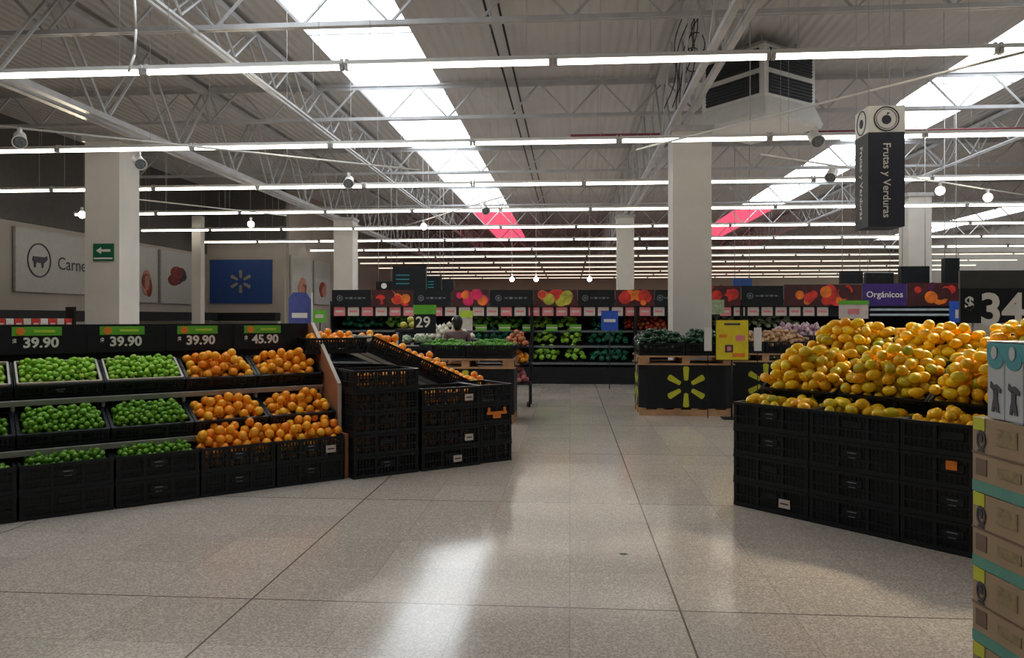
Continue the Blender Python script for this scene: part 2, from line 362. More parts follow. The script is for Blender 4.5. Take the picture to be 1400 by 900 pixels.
for r in range(13):
    Y = 8.67 + 3.95 * r
    x0 = starts.get(r, -11.2)
    if r == 0: x0 = joint0 - 3 * FL
    x = x0; vis = 0
    while x + FL < (23 if r < 5 else 22.9):
        xm = x + FL / 2; p = 779 + xm / Y * F
        if -120 < p < 1500:
            if r < 5: lb = 'warm white strip light, %s from the left in the %s row' % (ORD[vis], rown[r])
            else: lb = 'warm white strip light in the %s overhead row from the front' % rown[r]
            copy(proto if r < 7 else far_proto, (xm, Y, TZ), (0, 0, 0), lb, 'strip lights in the %s overhead row' % rown[r]); vis += 1
        x += FL
remove_tree(proto); remove_tree(far_proto)

# ------------------------------------------------------------------ track lighting
TR = []
def track(a, b, label):
    TR.append((a, b))
    t = tag(MB().tube(a, b, .016, n=6).build('light_track', M_white), label, 'light track')
    for f in (.05, .35, .65, .95): p = a.lerp(b, f); MB().tube(p, (p.x, p.y, RZ), .004, n=4).build('hanging_wire', M_steel, t)
def spotlamp(p, aim, lit, label, size=1.0, power=None):
    p = Vector(p); best = None
    for a, b in TR:
        ab = (b - a).xy; f = min(1, max(0, (p - a).xy.dot(ab) / ab.dot(ab))); w = a.lerp(b, f); dd = (w - p).xy.length
        if best is None or dd < best[0]: best = (dd, w)
    if best[0] < .9: p = Vector((best[1].x, best[1].y, p.z))
    d = (Vector(aim) - p).normalized(); t = thing('spotlight', label, 'spotlight', p, 0, 'white spotlights on ceiling tracks')
    q = MB(); q.box(0, 0, .13, .05, .05, .09); q.tube((0, 0, .12), (0, 0, .03), .012); q.build('mount', M_white, t)
    R = d.to_track_quat('Z', 'Y').to_matrix().to_4x4()
    h = MB(); h.lathe([(.05, -.12), (.065, -.1), (.07, .06), (.08, .1), (.072, .1), (.066, .085)], 0, 14, M=R @ Matrix.Scale(size, 4)); h.build('lamp_head', M_white, t)
    l = MB(); l.lathe([(.03, .086), (.064, .09), (.05, .096)], 0, 14, M=R @ Matrix.Scale(size, 4))
    l.build('lens', M_lens if lit else M_glint, t)
    if lit:
        li = bpy.data.lights.new('spot_beam', 'SPOT'); li.energy = power or SPOT_W; li.color = (1, .86, .62); li.spot_size = math.radians(40) if power == 950 else R60; li.spot_blend = .9; li.shadow_soft_size = .18
        o = link('spot_beam', li, t, d * (.17 * size)); o.rotation_euler = d.to_track_quat('-Z', 'Y').to_euler()
R60 = math.radians(62)
M_lens = mat('lit_lens', (1, .95, .85), .3, var=.01, emit=(1, .88, .65), estr=60)
track(atZ(-60, 166, 4.35), atZ(575, 233, 4.35), 'thin white light track over the lime display')
track(atZ(118, 265, 4.35), atZ(392, 295, 4.35), 'thin white light track further back at the left')
track(atZ(870, 205, 4.35), atZ(1520, 41, 4.35), 'thin white light track rising over the right skylight')
track(atZ(1040, 211, 4.35), atZ(1440, 273, 4.35), 'thin white light track crossing the aisle banner')
track(atZ(553, 309, 4.35), atZ(690, 268, 4.35), 'short light track under the left skylight')
for px, py, aim, lit, pw, lb in [
    (30, 196, (-4.8, 6.3, 1), 0, 0, 'white spotlight high at the far left'),
    (190, 214, (-3.2, 8, 1), 0, 0, 'white spotlight beside the top of the left column'),
    (477, 243, (-3, 8, 1), 0, 0, 'white spotlight between the left column and the left skylight'),
    (112, 290, (-3.7, 7.0, 1.0), 1, 1200, 'glowing spotlight in front of the left column'),
    (343, 304, (-3.1, 7.5, 1.1), 1, 1400, 'glowing spotlight right of the left column'),
    (1115, 180, (3.6, 7.0, 1.2), 0, 0, 'white spotlight below the ceiling air unit'),
    (1107, 238, (2.5, 11, 1.2), 0, 0, 'white spotlight left of the aisle banner'),
    (1240, 262, (3.0, 6.6, 1.5), 1, 800, 'glowing spotlight touching the right side of the aisle banner'),
    (1315, 270, (3.7, 6.2, 1.6), 1, 800, 'glowing spotlight right of the aisle banner, the rightmost'),
    (1452, 52, (3.5, 6.5, 1.55), 1, 950, 'unseen spotlight added on the right track to brighten the mangoes'),  # lamp added out of view to light the mango heap
    (560, 306, (-1.6, 12, 1.2), 1, 200, 'white spotlight left of the left skylight near its far end'),
    (660, 282, (0, 14, 1.2), 0, 0, 'dark spotlight under the far part of the left skylight')]:
    spotlamp(atZ(px, py - 6, 4.35) - Vector((0, 0, .165)), aim, lit, lb, 1.3, pw)
for i, px in enumerate((700, 733, 806)):
    p = atD(px, 382, 30); tag(MB().ell((0, 0, 0), (.09, .09, .09)).tube((0, 0, .05), (0, 0, RZ - p.z), .008, 1, n=5).build('pendant_lamp', [M_lens, M_steel], None, p), 'tiny glowing lamp far behind the produce cases, %s from the left' % ORD[i], 'lamp', 'far glowing lamps')

# ------------------------------------------------------------------ ceiling air unit
p = atY(1036, 180, 15.2)
t = thing('air_unit', 'white ceiling air diffuser with dark grilles beside the middle column', 'air diffuser', (p.x, p.y, p.z), math.radians(38))
q = MB(); s = .74
q.box(0, 0, .88, 2 * s, 2 * s, .96); q.build('casing', M_white, t)
for ang in (0, PI / 2, -PI / 2, PI):
    Rm = Matrix.Rotation(ang, 4, 'Z')
    for zz in (.66, 1.12):
        g = MB(); g.box(0, -s - .01, zz, 1.24, .03, .36, 0, Rm)
        for k in range(6): g.box(0, -s - .035, zz - .15 + k * .06, 1.24, .02, .012, 0, Rm)
        g.build('grille', [M_grille, M_steel], t)
q = MB(); q.add([(x * a, y * a, z) for z, a in ((.42, 1), (.08, 1.14), (0, 1.1)) for x, y in ((-s, -s), (s, -s), (s, s), (-s, s))],
    [(0, 1, 5, 4), (1, 2, 6, 5), (2, 3, 7, 6), (3, 0, 4, 7), (4, 5, 9, 8), (5, 6, 10, 9), (6, 7, 11, 10), (7, 4, 8, 11), (8, 9, 10, 11), (3, 2, 1, 0)]); q.build('drip_pan', M_white, t)
q = MB(); q.box(0, 0, 1.42, 1.2, 1.2, .12)
for a, b in ((-.5, -.5), (.5, -.5), (.5, .5), (-.5, .5)): q.tube((a, b, 1.45), (a, b, 1.72), .015)
q.build('hanger', M_steel, t)
t = thing('cable_bundle', 'loose dark cables hanging left of the ceiling air unit', 'cables', (1.9, 13.2, 5.0))
for k in range(6):
    rr = random.Random(k); q = MB(); x = -.1 - .07 * k + (.35 if k > 3 else 0); y = -.3 + .04 * k; pv = Vector((x + .3, y, 1.65))
    for j in range(1, 13):
        f = j / 12; nv = Vector((x + .3 - .28 * f + .06 * math.sin(f * 7 + k) , y, 1.65 - 1.55 * f)); q.tube(pv, nv, .009, n=5); pv = nv
    q.build('cable', M_grille, t)
for k in range(2):
    q = MB(); pv = None
    for j in range(17):
        a = 2 * PI * j / 16; nv = Vector((.12 + k * .06 + .14 * math.cos(a), -.35, .85 + k * .25 + .2 * math.sin(a)))
        if pv is not None: q.tube(pv, nv, .009, n=5)
        pv = nv
    q.build('cable_coil', M_grille, t)

# ------------------------------------------------------------------ hanging aisle banner
p0, p1 = atY(1187, 310, 9.5), atY(1237, 310, 9.5); bw = p1.x - p0.x
t = thing('aisle_banner', 'hanging dark box banner with white top, fruit and vegetable aisle lettering', 'banner', ((p0.x + p1.x) / 2, 9.5 + bw / 2, p0.z))
H1 = zat(185, 9.5) - zat(310, 9.5); H2 = zat(150, 9.5) - zat(310, 9.5)
MB().box(0, 0, H1 / 2, bw, bw, H1).build('dark_panel', M_navy, t)
MB().box(0, 0, (H1 + H2) / 2, bw, bw, H2 - H1).build('white_top', M_white, t)
q = MB(); ring(q, 0, (H1 + H2) / 2, .15, .014, -bw / 2 - .006, -bw / 2 - .001); ring(q, 0, (H1 + H2) / 2, .12, .005, -bw / 2 - .006, -bw / 2 - .001)
q.prism(circle_pts(0, (H1 + H2) / 2 - .01, .055), -bw / 2 - .006, -bw / 2 - .001); q.prism([(0, (H1 + H2) / 2 + .04), (.04, (H1 + H2) / 2 + .07), (.01, (H1 + H2) / 2 + .08)], -bw / 2 - .006, -bw / 2 - .001)
q.build('emblem', M_navy, t)
q = MB(); Rm = Matrix.Rotation(-PI / 2, 4, 'Z'); ring(q, 0, (H1 + H2) / 2, .15, .014, -bw / 2 - .006, -bw / 2 - .001); q.prism(circle_pts(0, (H1 + H2) / 2 - .01, .055), -bw / 2 - .006, -bw / 2 - .001)
o = q.build('emblem', M_navy, t); o.rotation_euler = (0, 0, -PI / 2)
text('lettering', 'Frutas y Verduras', .125, M_digit, t, (.0, -bw / 2 - .003, H1 * .49), (PI / 2, PI / 2, 0), bold=.001)
text('lettering', 'Frutas y Verduras', .125, M_digit, t, (-bw / 2 - .003, .0, H1 * .49), (PI / 2, PI / 2, -PI / 2), bold=.001)
q = MB()
for a, b in ((-.2, -.2), (.2, -.2), (-.2, .2), (.2, .2)): q.tube((a, b, H2), (a, b, RZ - p0.z), .006, n=5)
q.build('hanging_wire', M_steel, t)

# ------------------------------------------------------------------ crates
def crate_mesh(w, d, h, solid):
    q = MB(); t = .012
    for sx in (-1, 1):
        for sy in (-1, 1): q.box(sx * (w / 2 - .015), sy * (d / 2 - .015), h / 2, .03, .03, h)
    q.box(0, 0, .012, w - .02, d - .02, .012)
    for side in range(4):
        A = Matrix.Rotation(side * PI / 2, 4, 'Z'); L_ = w if side % 2 == 0 else d; D_ = d if side % 2 == 0 else w
        y = -D_ / 2 + .006; n = 3 if L_ > .5 else 2
        q.box(0, y, h - .012, L_, .024, .024, 0, A); q.box(0, y, .018, L_, .018, .036, 0, A); q.box(0, y, h * .44, L_ - .03, .014, .014, 0, A)
        for i in range(1, n): q.box(-L_ / 2 + i * L_ / n, y, h / 2, .028, .016, h, 0, A)
        for i in range(n):
            c = -L_ / 2 + (i + .5) * L_ / n; ww = L_ / n - .03
            if solid: q.box(c, y + .009, h / 2, ww + .01, .004, h - .03, 0, A)
            for k in range(6): q.box(c - ww / 2 + (k + .5) * ww / 6, y + .004, h / 2, .017, .005, h - .03, 0, A)
            for zz in (.27, .58, .72): q.box(c, y + .004, h * zz, ww, .005, .01, 0, A)
        q.box(0, y, h * .62, L_ / n * .62, .012, h * .24, 0, A) if n == 3 else None
    return q.mesh('crate', M_black)
def handle_glint_mesh(w, d, h):  # pale bars draw the silvery highlight on a crate handle
    q = MB(); y = -d / 2 - .004
    q.box(0, y, h * .66, .07, .008, .008); q.box(0, y, h * .5, .05, .006, .006); return q.mesh('handle_glint', M_glint)
_cc = {}; SOLID = [(.69, .44, .218), (.66, .42, .215), (.68, .56, .12)]
def crate(loc, rot, size, label, group, sticker=False, glint=True):
    if size not in _cc: _cc[size] = (crate_mesh(*size, size in SOLID), handle_glint_mesh(*size))
    o = link('crate', _cc[size][0], None, loc, rot); tag(o, label, 'crate', group)
    if glint: link('handle_glint', _cc[size][1], o)
    if sticker:
        q = MB(); q.box(size[0] * sticker, -size[1] / 2 - .004, size[2] * .45, .1, .004, .07, 0)
        q.box(size[0] * sticker, -size[1] / 2 - .007, size[2] * .45, .07, .003, .012, 1); q.build('paper_label', [M_cream, M_print], o)
    return o
def mtx(loc, rot): 
    from mathutils import Euler
    return Matrix.Translation(loc) @ Euler(rot, 'XYZ').to_matrix().to_4x4()

# ------------------------------------------------------------------ produce
def blob_mesh(name, r, m, kind, seed=0):
    rr = random.Random(seed); q = MB(); ph = [rr.uniform(0, 6) for _ in range(4)]
    if kind == 'round': q.ell((0, 0, 0), (r, r, r * .96), 0, 14, 9)
    elif kind == 'oval': q.ell((0, 0, 0), (r * .95, r * .9, r * 1.28), 0, 14, 9, bump=lambda a, z: 1 + .06 * math.cos(a) + .05 * z)
    elif kind == 'lime': q.ell((0, 0, 0), (r, r, r * 1.2), 0, 10, 6)
    elif kind == 'spud': q.ell((0, 0, 0), (r, r * .85, r * 1.3), 0, 10, 7, bump=lambda a, z: 1 + .12 * math.sin(2 * a + ph[0]) + .1 * math.sin(3 * z + ph[1]))
    elif kind == 'onion': q.lathe([(r * .1, -r), (r * .7, -r * .8), (r, -.1 * r), (r * .8, r * .55), (r * .25, r * .9), (r * .12, r * 1.25)], 0, 12)
    elif kind == 'chile': q.lathe([(r * .3, -r * 1.7), (r * .7, -r), (r, 0), (r * .95, r * .9), (r * .5, r * 1.3), (r * .15, r * 1.35), (r * .12, r * 1.9)], 0, 10, bump=lambda a, z: 1 + .14 * math.sin(3 * a + ph[0]) )
    elif kind == 'leafy':
        for k in range(16):
            a, e = rr.uniform(0, 2 * PI), rr.uniform(.1, 1.5); d = Vector((math.cos(a) * math.cos(e), math.sin(a) * math.cos(e), math.sin(e)))
            R = d.to_track_quat('Z', 'Y').to_matrix().to_4x4(); q.ell(d * r * .55, (r * .42, r * .12, r * .6), 0, 7, 4, M=R @ Matrix.Rotation(rr.uniform(0, 3), 4, 'Z'))
        q.ell((0, 0, r * .1), (r * .6, r * .6, r * .55), 0, 8, 5)
    elif kind == 'bunch':
        for k in range(14):
            x, y = rr.uniform(-r, r) * .6, rr.uniform(-r, r) * .6; q.tube((x * .3, y * .3, -r), (x, y, r * rr.uniform(.4, .8)), r * .09, n=5, r2=r * .12)
            q.ell((x * 1.5, y * 1.5, r * rr.uniform(.7, 1.1)), (r * .28, r * .28, r * .3), 0, 6, 4)
    return q.mesh(name, m)
budget = {}
def heap_pts(w, d, z0, r, n, rng, slope=.9, zr=None):
    P = np.zeros((0, 3)); zr = z0 + r if zr is None else zr
    for i in range(n):
        best = None
        for k in range(26):
            x, y = rng.uniform(-w / 2 + r, w / 2 - r), rng.uniform(-d / 2 + r, d / 2 - r); z = z0 + r
            if len(P):
                dd = (P[:, 0] - x) ** 2 + (P[:, 1] - y) ** 2; ok = dd < 3.9 * r * r
                if ok.any(): z = max(z, float((P[ok, 2] + np.sqrt(3.9 * r * r - dd[ok])).max()))
            over = max(0, z - zr); edge = min(w / 2 - abs(x), d / 2 - abs(y)) - r
            if over * slope > edge + r * .3: continue
            if best is None or z < best[2]: best = (x, y, z)
        if best is not None: P = np.vstack([P, best])
    return P
_pm = {}
def produce(kind, name, mt, r, M, w, d, z0, n, label, group, cat, seed, zr=None, slope=.9, key=None, rest=None, cap=None, upright=False):
    rng = random.Random(seed); P = heap_pts(w, d, z0, r, n, rng, slope, zr)
    k = (name, mt.name)
    if k not in _pm: _pm[k] = [blob_mesh(name, r, mt, kind, s) for s in range(3)]
    lo, hi = [], []
    for i, p in enumerate(P):
        dd = np.hypot(P[:, 0] - p[0], P[:, 1] - p[1]); cov = ((dd < 1.5 * r) & (P[:, 2] > p[2] + .4 * r)).sum()
        (lo if cov >= 2 else hi).append(p)
    b = budget.get(key, 10 ** 6); cap = min(b, cap if cap is not None else 10 ** 6)
    hi.sort(key=lambda p: -p[2]); lo += hi[cap:]; hi = hi[:cap]
    if key in budget: budget[key] -= len(hi)
    for p in hi:
        v = M @ Vector(p)
        rot = (rng.uniform(-.3, .3), rng.uniform(-.3, .3), rng.uniform(0, 6)) if upright else (rng.uniform(0, 6), rng.uniform(0, 6), rng.uniform(0, 6))
        if kind in ('oval', 'chile', 'spud', 'lime') and not upright: rot = (PI / 2 + rng.uniform(-.35, .35), rng.uniform(-.3, .3), rng.uniform(0, 6))
        tag(link(name, _pm[k][rng.randrange(3)], None, v, rot), label, cat, group)
    if lo:
        q = MB(); 
        for p in lo: q.ell(M @ Vector(p), (r, r, r), 0, 8, 5)
        tag(q.build(rest or ('lower_' + name + '_layer'), mt), 'lower layer: ' + label, cat, None, 'stuff')
budget['orange'] = 300; budget['lime'] = 300; budget['mango'] = 300

# ------------------------------------------------------------------ LEFT DISPLAY : limes and oranges
e1 = Vector((2.22, 1.62)).normalized(); B = c2w(-1.66, 7.6)
LD = Fr(B, math.atan2(e1.y, e1.x) + YAW); SP = .68
side = ['right', 'second from right', 'third from right', 'fourth from right', 'leftmost']
colname = ['rightmost', 'second from the right', 'third from the right', 'fourth from the right', 'leftmost']
fruitn = ['oranges', 'oranges', 'limes', 'limes', 'limes']
t = thing('tiered_display_rack', 'black stepped rack holding limes and oranges at left', 'display rack', LD.w(0, 0), LD.a)
WL = 5 * SP
q = MB(); q.box(-WL / 2, 1.02, .77, WL, .03, 1.5); q.build('back_panel', M_blackm, t)
q = MB(); q.box(-WL / 2, .98, 1.40, WL, .03, .27); q.build('sign_rail', M_blackm, t)
for (yf, zf, tl) in ((.235, .525, .36), (.56, .90, .45)):
    q = MB(); A = Matrix.Translation((0, yf, zf)) @ Matrix.Rotation(tl, 4, 'X'); q.box(-WL / 2, .2, -.01, WL, .42, .02, 0, A); s_ = q.build('shelf', M_blackm, t)
    q = MB(); q.box(-WL / 2, -.02, -.02, WL, .015, .05, 0, A); q.build('shelf_edge', M_steel, s_)
for i in range(6):
    q = MB(); q.box(-i * SP + (.012 if i else -.03), .93, .6, .03, .05, 1.2); q.box(-i * SP, .62, .45, .025, .06, .9); q.build('upright', M_steel, t)
q = MB(); A = Matrix.Rotation(PI / 2, 4, 'Z')
q.prism([(.02, .0), (1.02, .0), (1.02, 1.53), (.92, 1.53), (.2, .92), (.2, .44), (.02, .44)], -.018, .018, 0, Matrix.Translation((.035, 0, 0)) @ A)
q.build('end_panel', M_board, t)['label'] = 'reddish brown board end panel'
q = MB(); T = Matrix.Translation((.035, 0, 0)) @ A
for a, b in (((.92, 1.53), (.2, .92)), ((.2, .92), (.2, .44))):
    a, b = T @ Vector((a[0], 0, a[1])), T @ Vector((b[0], 0, b[1])); q.tube(a, b, .024, n=4, sm=False)
q.build('end_panel_edge', M_boarde, t)['label'] = 'pale trim along the sloping edge'
GL = 'black crates of the lime and orange display'
CS = (.66, .42, .215)
for i in range(5):
    x = -SP * (i + .5)
    crate(LD.w(x, .21, 0), (0, 0, LD.a), CS, 'floor level black crate of the lime and orange display, %s' % colname[i], GL, glint=i != 3)
    o = crate(LD.w(x, .21, .217), (0, 0, LD.a), CS if i > 1 else (.662, .42, .215), 'black crate of %s in the bottom tier, %s' % (fruitn[i], colname[i]), GL, sticker=(.3 if i == 0 else False))
    M2 = mtx(LD.w(x, .21, .217), (0, 0, LD.a))
    CU = (.66, .42, .14)
    L2, L3 = LD.w(x, .235 + .2, .0), LD.w(x, .56 + .2, 0)
    r2, r3 = (.36, 0, LD.a), (.45, 0, LD.a)
    L2.z = .525 + .2 * math.sin(.36) + .002; L3.z = .90 + .2 * math.sin(.45) + .002
    crate(L2, r2, CU, 'tilted black crate of %s in the middle tier, %s' % (fruitn[i], colname[i]), GL, glint=False)
    crate(L3, r3, CU, 'tilted black crate of %s in the top tier, %s' % (fruitn[i], colname[i]), GL, glint=i == 3)
    if i >= 2:
        for Lx, rx in ((L3, r3),):
            q = MB(); Mx = mtx(Lx, rx)
            for sx in (-1, 1): q.box(sx * .312, 0, .142, .016, .38, .03, 0, Mx)
            for sy in (-1, 1): q.box(0, sy * .192, .142, .63, .012, .03, 0, Mx)
            tag(q.build('crate_liner', M_liner), 'pale paper liner around top tier limes, %s' % colname[i], 'crate liner', 'pale liners of the top lime crates')
    if i < 2:
        g = 'oranges in the %s display crates'
        for M_, nm, n, z0, zr in ((mtx(L3, r3), 'top', 76, .05, .165), (mtx(L2, r2), 'middle', 70, .04, .15), (M2, 'bottom', 150, .11, .33)):
            produce('round', 'orange', M_orange, .043, M_, .63 if nm != 'bottom' else .70, .40, z0, n, 'orange piled in the %s tier crate, %s column' % (nm, 'right' if i == 0 else 'left'), 'oranges in the %s tier, %s crate' % (nm, ['right', 'left'][i]), 'orange', i * 7 + n, zr, key='orange', slope=1.3 if nm != 'bottom' else 2.2)
        q = MB(); rr = random.Random(i)
        for k in range(12):
            q.ell(M2 @ Vector((-.28 + .11 * (k % 6), -.15, .06 + .085 * (k // 6))), (.043,) * 3, 0, 8, 5)
        tag(q.build('packed_orange_layer', M_orange), 'oranges seen through the %s bottom tier crate wall' % ['right', 'left'][i], 'oranges', None, 'stuff')
    else:
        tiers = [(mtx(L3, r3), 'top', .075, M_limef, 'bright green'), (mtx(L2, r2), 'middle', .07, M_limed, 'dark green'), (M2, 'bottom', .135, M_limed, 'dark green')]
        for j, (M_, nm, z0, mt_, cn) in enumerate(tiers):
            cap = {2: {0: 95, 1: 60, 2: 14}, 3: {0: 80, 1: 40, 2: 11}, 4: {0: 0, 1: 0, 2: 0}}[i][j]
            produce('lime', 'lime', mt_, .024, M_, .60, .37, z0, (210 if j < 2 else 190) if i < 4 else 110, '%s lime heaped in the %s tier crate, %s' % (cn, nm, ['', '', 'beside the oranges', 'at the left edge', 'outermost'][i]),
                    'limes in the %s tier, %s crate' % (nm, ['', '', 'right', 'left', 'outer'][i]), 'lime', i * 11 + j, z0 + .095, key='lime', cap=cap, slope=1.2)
def price_sign(F_, x, y, z, digits, label, w=.58, h=.25, head=True, group='black price signs above the lime and orange display'):
    t = thing('price_sign', label, 'price sign', F_.w(x, y, z), F_.a, group)
    MB().box(0, 0, h / 2, w, .012, h).build('board', M_blackm, t)
    MB().box(0, -.012, h - .045, w * .66, .01, .08).build('header_card', M_green, t)
    q = MB(); q.prism(circle_pts(-w * .22, h - .045, .035), -.024, -.018); q.build('fruit_mark', M_orange_dot, t)
    q = MB(); q.box(w * .1, -.02, h - .045, w * .28, .003, .022); q.build('header_print', M_lime_card, t)
    text('price_digits', digits[1:], .125, M_digit, t, (0.03, -.01, h - .152), bold=.004); text('currency_mark', '$', .06, M_digit, t, (-.17, -.01, h - .135), bold=.002)
    return t
price_sign(LD, -2.52, .955, 1.27, '$39.90', 'black 39.90 price sign with green header, leftmost')
price_sign(LD, -1.83, .955, 1.27, '$39.90', 'black 39.90 price sign with green header, second from the left')
price_sign(LD, -1.15, .955, 1.27, '$39.90', 'black price sign half hidden by oranges, third from the left')
price_sign(LD, -.50, .955, 1.27, '$45.90', 'black 45.90 price sign with green header, above the right oranges')

# ------------------------------------------------------------------ SECOND DISPLAY : tall crates of oranges
e1 = Vector((.84, .54)).normalized(); D2 = Fr(c2w(-1.56, 7.55), math.atan2(e1.y, e1.x) + YAW)
CB = (.70, .44, .212); CD = (.40, .62, .212)
G2 = 'black crates of the tall orange stacks'
def stack(F_, x, y, n, size, nm, rz=0, glints=(), h=None, stk=None, grp=G2, filled=True, z0=0):
    lev = ['bottom', 'second', 'third', 'fourth', 'fifth', 'sixth']
    for k in range(n):
        o = crate(F_.w(x, y, z0 + k * (size[2] + .003)), (0, 0, F_.a + rz), size, 'black crate, %s level of the %s' % (lev[k] if k < n - 1 else 'top', nm), grp, glint=k in glints,
              sticker=(stk or {}).get(k, False))
        if filled and 0 < k:
            q = MB(); rr = random.Random(k + n); Mx = mtx(F_.w(x, y, z0 + k * (size[2] + .003)), (0, 0, F_.a + rz)); m = int((size[0] - .08) / .1)
            for j in range(m * 2): q.ell(Mx @ Vector((-size[0] / 2 + .075 + .098 * (j % m), -size[1] / 2 + .075 + rr.uniform(0, .02), .062 + .084 * (j // m))), (.042,) * 3, 0, 9, 6)
            tag(q.build('packed_orange_layer', M_orange), 'oranges packed inside the crate, %s level of the %s' % (lev[k] if k < n - 1 else 'top', nm), 'oranges', None, 'stuff')
stack(D2, .36, .23, 5, CB, 'front left orange stack', glints=(0,))
stack(D2, 1.10, .23, 4, CB, 'front middle orange stack', stk={0: .1, 1: .3, 3: .3})
stack(D2, 1.68, .36, 4, CD, 'front right orange stack', filled=False)
o = D2.w(1.68, .04, .50); tt = MB(); tt.box(0, 0, .045, .26, .012, .03); tt.box(-.1, 0, .08, .03, .012, .05); tt.box(.1, 0, .08, .03, .012, .05); tt.box(0, 0, .01, .1, .012, .05)
tag(tt.build('crate_clip', M_orange_dot, None, o, (0, 0, D2.a)), 'orange plastic clip on the front right orange stack', 'clip')
stack(D2, .36, .70, 5, CB, 'rear left orange stack', filled=False)
stack(D2, 1.10, .70, 3, CB, 'rear middle orange stack', filled=False)
stack(D2, 1.10, 1.17, 3, CB, 'hindmost middle orange stack', filled=False)
stack(D2, .36, 1.17, 4, CB, 'hindmost left orange stack', filled=False)
# tilted crates stepping down to the right, behind the front stacks
CT = (.62, .44, .19); tl = .42
for j, (y, nm) in enumerate(((.92, 'near'), (1.38, 'far'))):
    for k, (x, z) in enumerate(((.70, 1.10), (1.275, .845), (1.85, .59))):
        if j == 0 and k == 2: pass
        loc = D2.w(x, y, z - (0 if j == 0 else -.0)); rot = (0, tl, D2.a)
        crate(loc, rot, CT, 'tilted black crate of oranges, %s row, %s' % (nm, ['uppermost', 'middle', 'lowest'][k]), 'tilted crates of oranges stepping down to the right', glint=False)
        produce('round', 'orange', M_orange, .043, mtx(loc, rot),   .60, .42, .10, 46, 'orange in the %s tilted crate of the %s row' % (['uppermost', 'middle', 'lowest'][k], nm), 'oranges in the tilted crates', 'orange', 90 + j * 5 + k, .165, key='orange', cap=16, slope=1.2)
loc = D2.w(-.02, 1.3, 1.27); 
for k, x in enumerate((-.28, .42)):
    if k == 1: loc = D2.w(.10, .95, 1.21)
    else: loc = D2.w(-.25, 1.45, 1.26)
    crate(loc, (0, 0, D2.a), (.66, .44, .17), 'black level crate of oranges on top, %s' % ['behind the brown end panel', 'at the head of the slope'][k], 'level crates crowning the orange stacks', glint=False)
    produce('round', 'orange', M_orange, .043, mtx(loc, (0, 0, D2.a)), .62, .40, .07, 40, 'orange in the level crate %s' % ['behind the brown end panel', 'at the head of the slope'][k], 'oranges in the level top crates', 'orange', 120 + k, .14, key='orange', cap=22, slope=1.4)
stack(D2, -.25, 1.45, 5, CB, 'left stack behind the brown end panel', filled=False, z0=.2)

# ------------------------------------------------------------------ RIGHT DISPLAY : mangoes
e1 = Vector((.62, -.785)).normalized(); MD = Fr(c2w(1.89, 6.56), math.atan2(e1.y, e1.x) + YAW)
CM = (.69, .44, .218); GM = 'black crates under the mangoes'; SPM = .70
cn = ['left', 'middle', 'right', 'outermost right']
for i in range(4):
    x = SPM * (i + .5)
    stack(MD, x, .22, 4, CM, '%s front mango stack' % cn[i], glints=[(2, 3), (0, 1, 2), (0, 1), ()][i], stk={0: {0: .2}, 1: {}, 2: {}}.get(i), grp=GM, filled=False)
    stack(MD, x, .70, 4, CM, '%s rear mango stack' % cn[i], grp=GM, filled=False)
    if i: stack(MD, x, 1.18, 5, CM, '%s hindmost mango stack' % cn[i], grp=GM, filled=False)
    else: stack(MD, x + .03, 1.18, 5, CM, 'left hindmost mango stack', grp=GM, filled=False)
tag(MB().box(0, 0, 0, .07, .01, .06).box(0, -.004, .02, .05, .01, .015).build('price_tag', M_orange_dot, None, MD.w(1.75, -.015, .60), (0, 0, MD.a)), 'small orange tag on the right front mango stack', 'tag')
for i in range(4):
    x = SPM * (i + .5); Mf = mtx(MD.w(x, .22, 3 * .221), (0, 0, MD.a))
    # tilted crates: two rows up the slope
    th = .50; CX = (.68, .56, .12)
    l1 = MD.w(x + .05, .36 + .25, .885 + .27 * math.sin(th)); l2 = MD.w(x + .12, .36 + .25 + .5, .885 + .27 * math.sin(th) + .225)
    for lz, rr_, nm in ((l1, (th, 0, MD.a), 'lower'), (l2, (th, 0, MD.a), 'upper')):
        crate(lz, rr_, CX, 'tilted black crate, %s row of the mango slope, %s' % (nm, cn[i]), 'tilted crates under the mango slope', glint=False)
for i in (3, 2, 1, 0)[::-1]:
    x = SPM * (i + .5); cap_u, cap_l, cap_f = [(46, 46, 14), (46, 50, 16), (40, 42, 14), (0, 0, 0)][i]
    th = .50
    l1 = MD.w(x + .05, .61, .885 + .27 * math.sin(th)); l2 = MD.w(x + .12, 1.11, .885 + .27 * math.sin(th) + .225)
    Ml, Mu = mtx(l1, (th, 0, MD.a)), mtx(l2, (th, 0, MD.a)); Mf = mtx(MD.w(x, .22, 3 * .221), (0, 0, MD.a))
    produce('oval', 'mango', M_mango, .044, Mu, .72, .56, .03, 118, 'yellow mango on the upper half of the mango slope, %s section' % cn[i], 'mangoes, upper slope, %s' % cn[i], 'mango', 200 + i, .165, key='mango', cap=cap_u, slope=1.2)
    produce('oval', 'mango', M_mango, .044, Ml, .69, .56, .03, 128, 'orange yellow mango on the lower half of the mango slope, %s section' % cn[i], 'mangoes, lower slope, %s' % cn[i], 'mango', 210 + i, .19, key='mango', cap=cap_l, slope=1.2)
    produce('oval', 'mango', M_mango, .040, Mf, .66, .42, .13, 46, 'greenish yellow mango in the %s front crate' % cn[i], 'mangoes in the %s front crate' % cn[i], 'mango', 220 + i, .21, key='mango', cap=cap_f, slope=1.2)
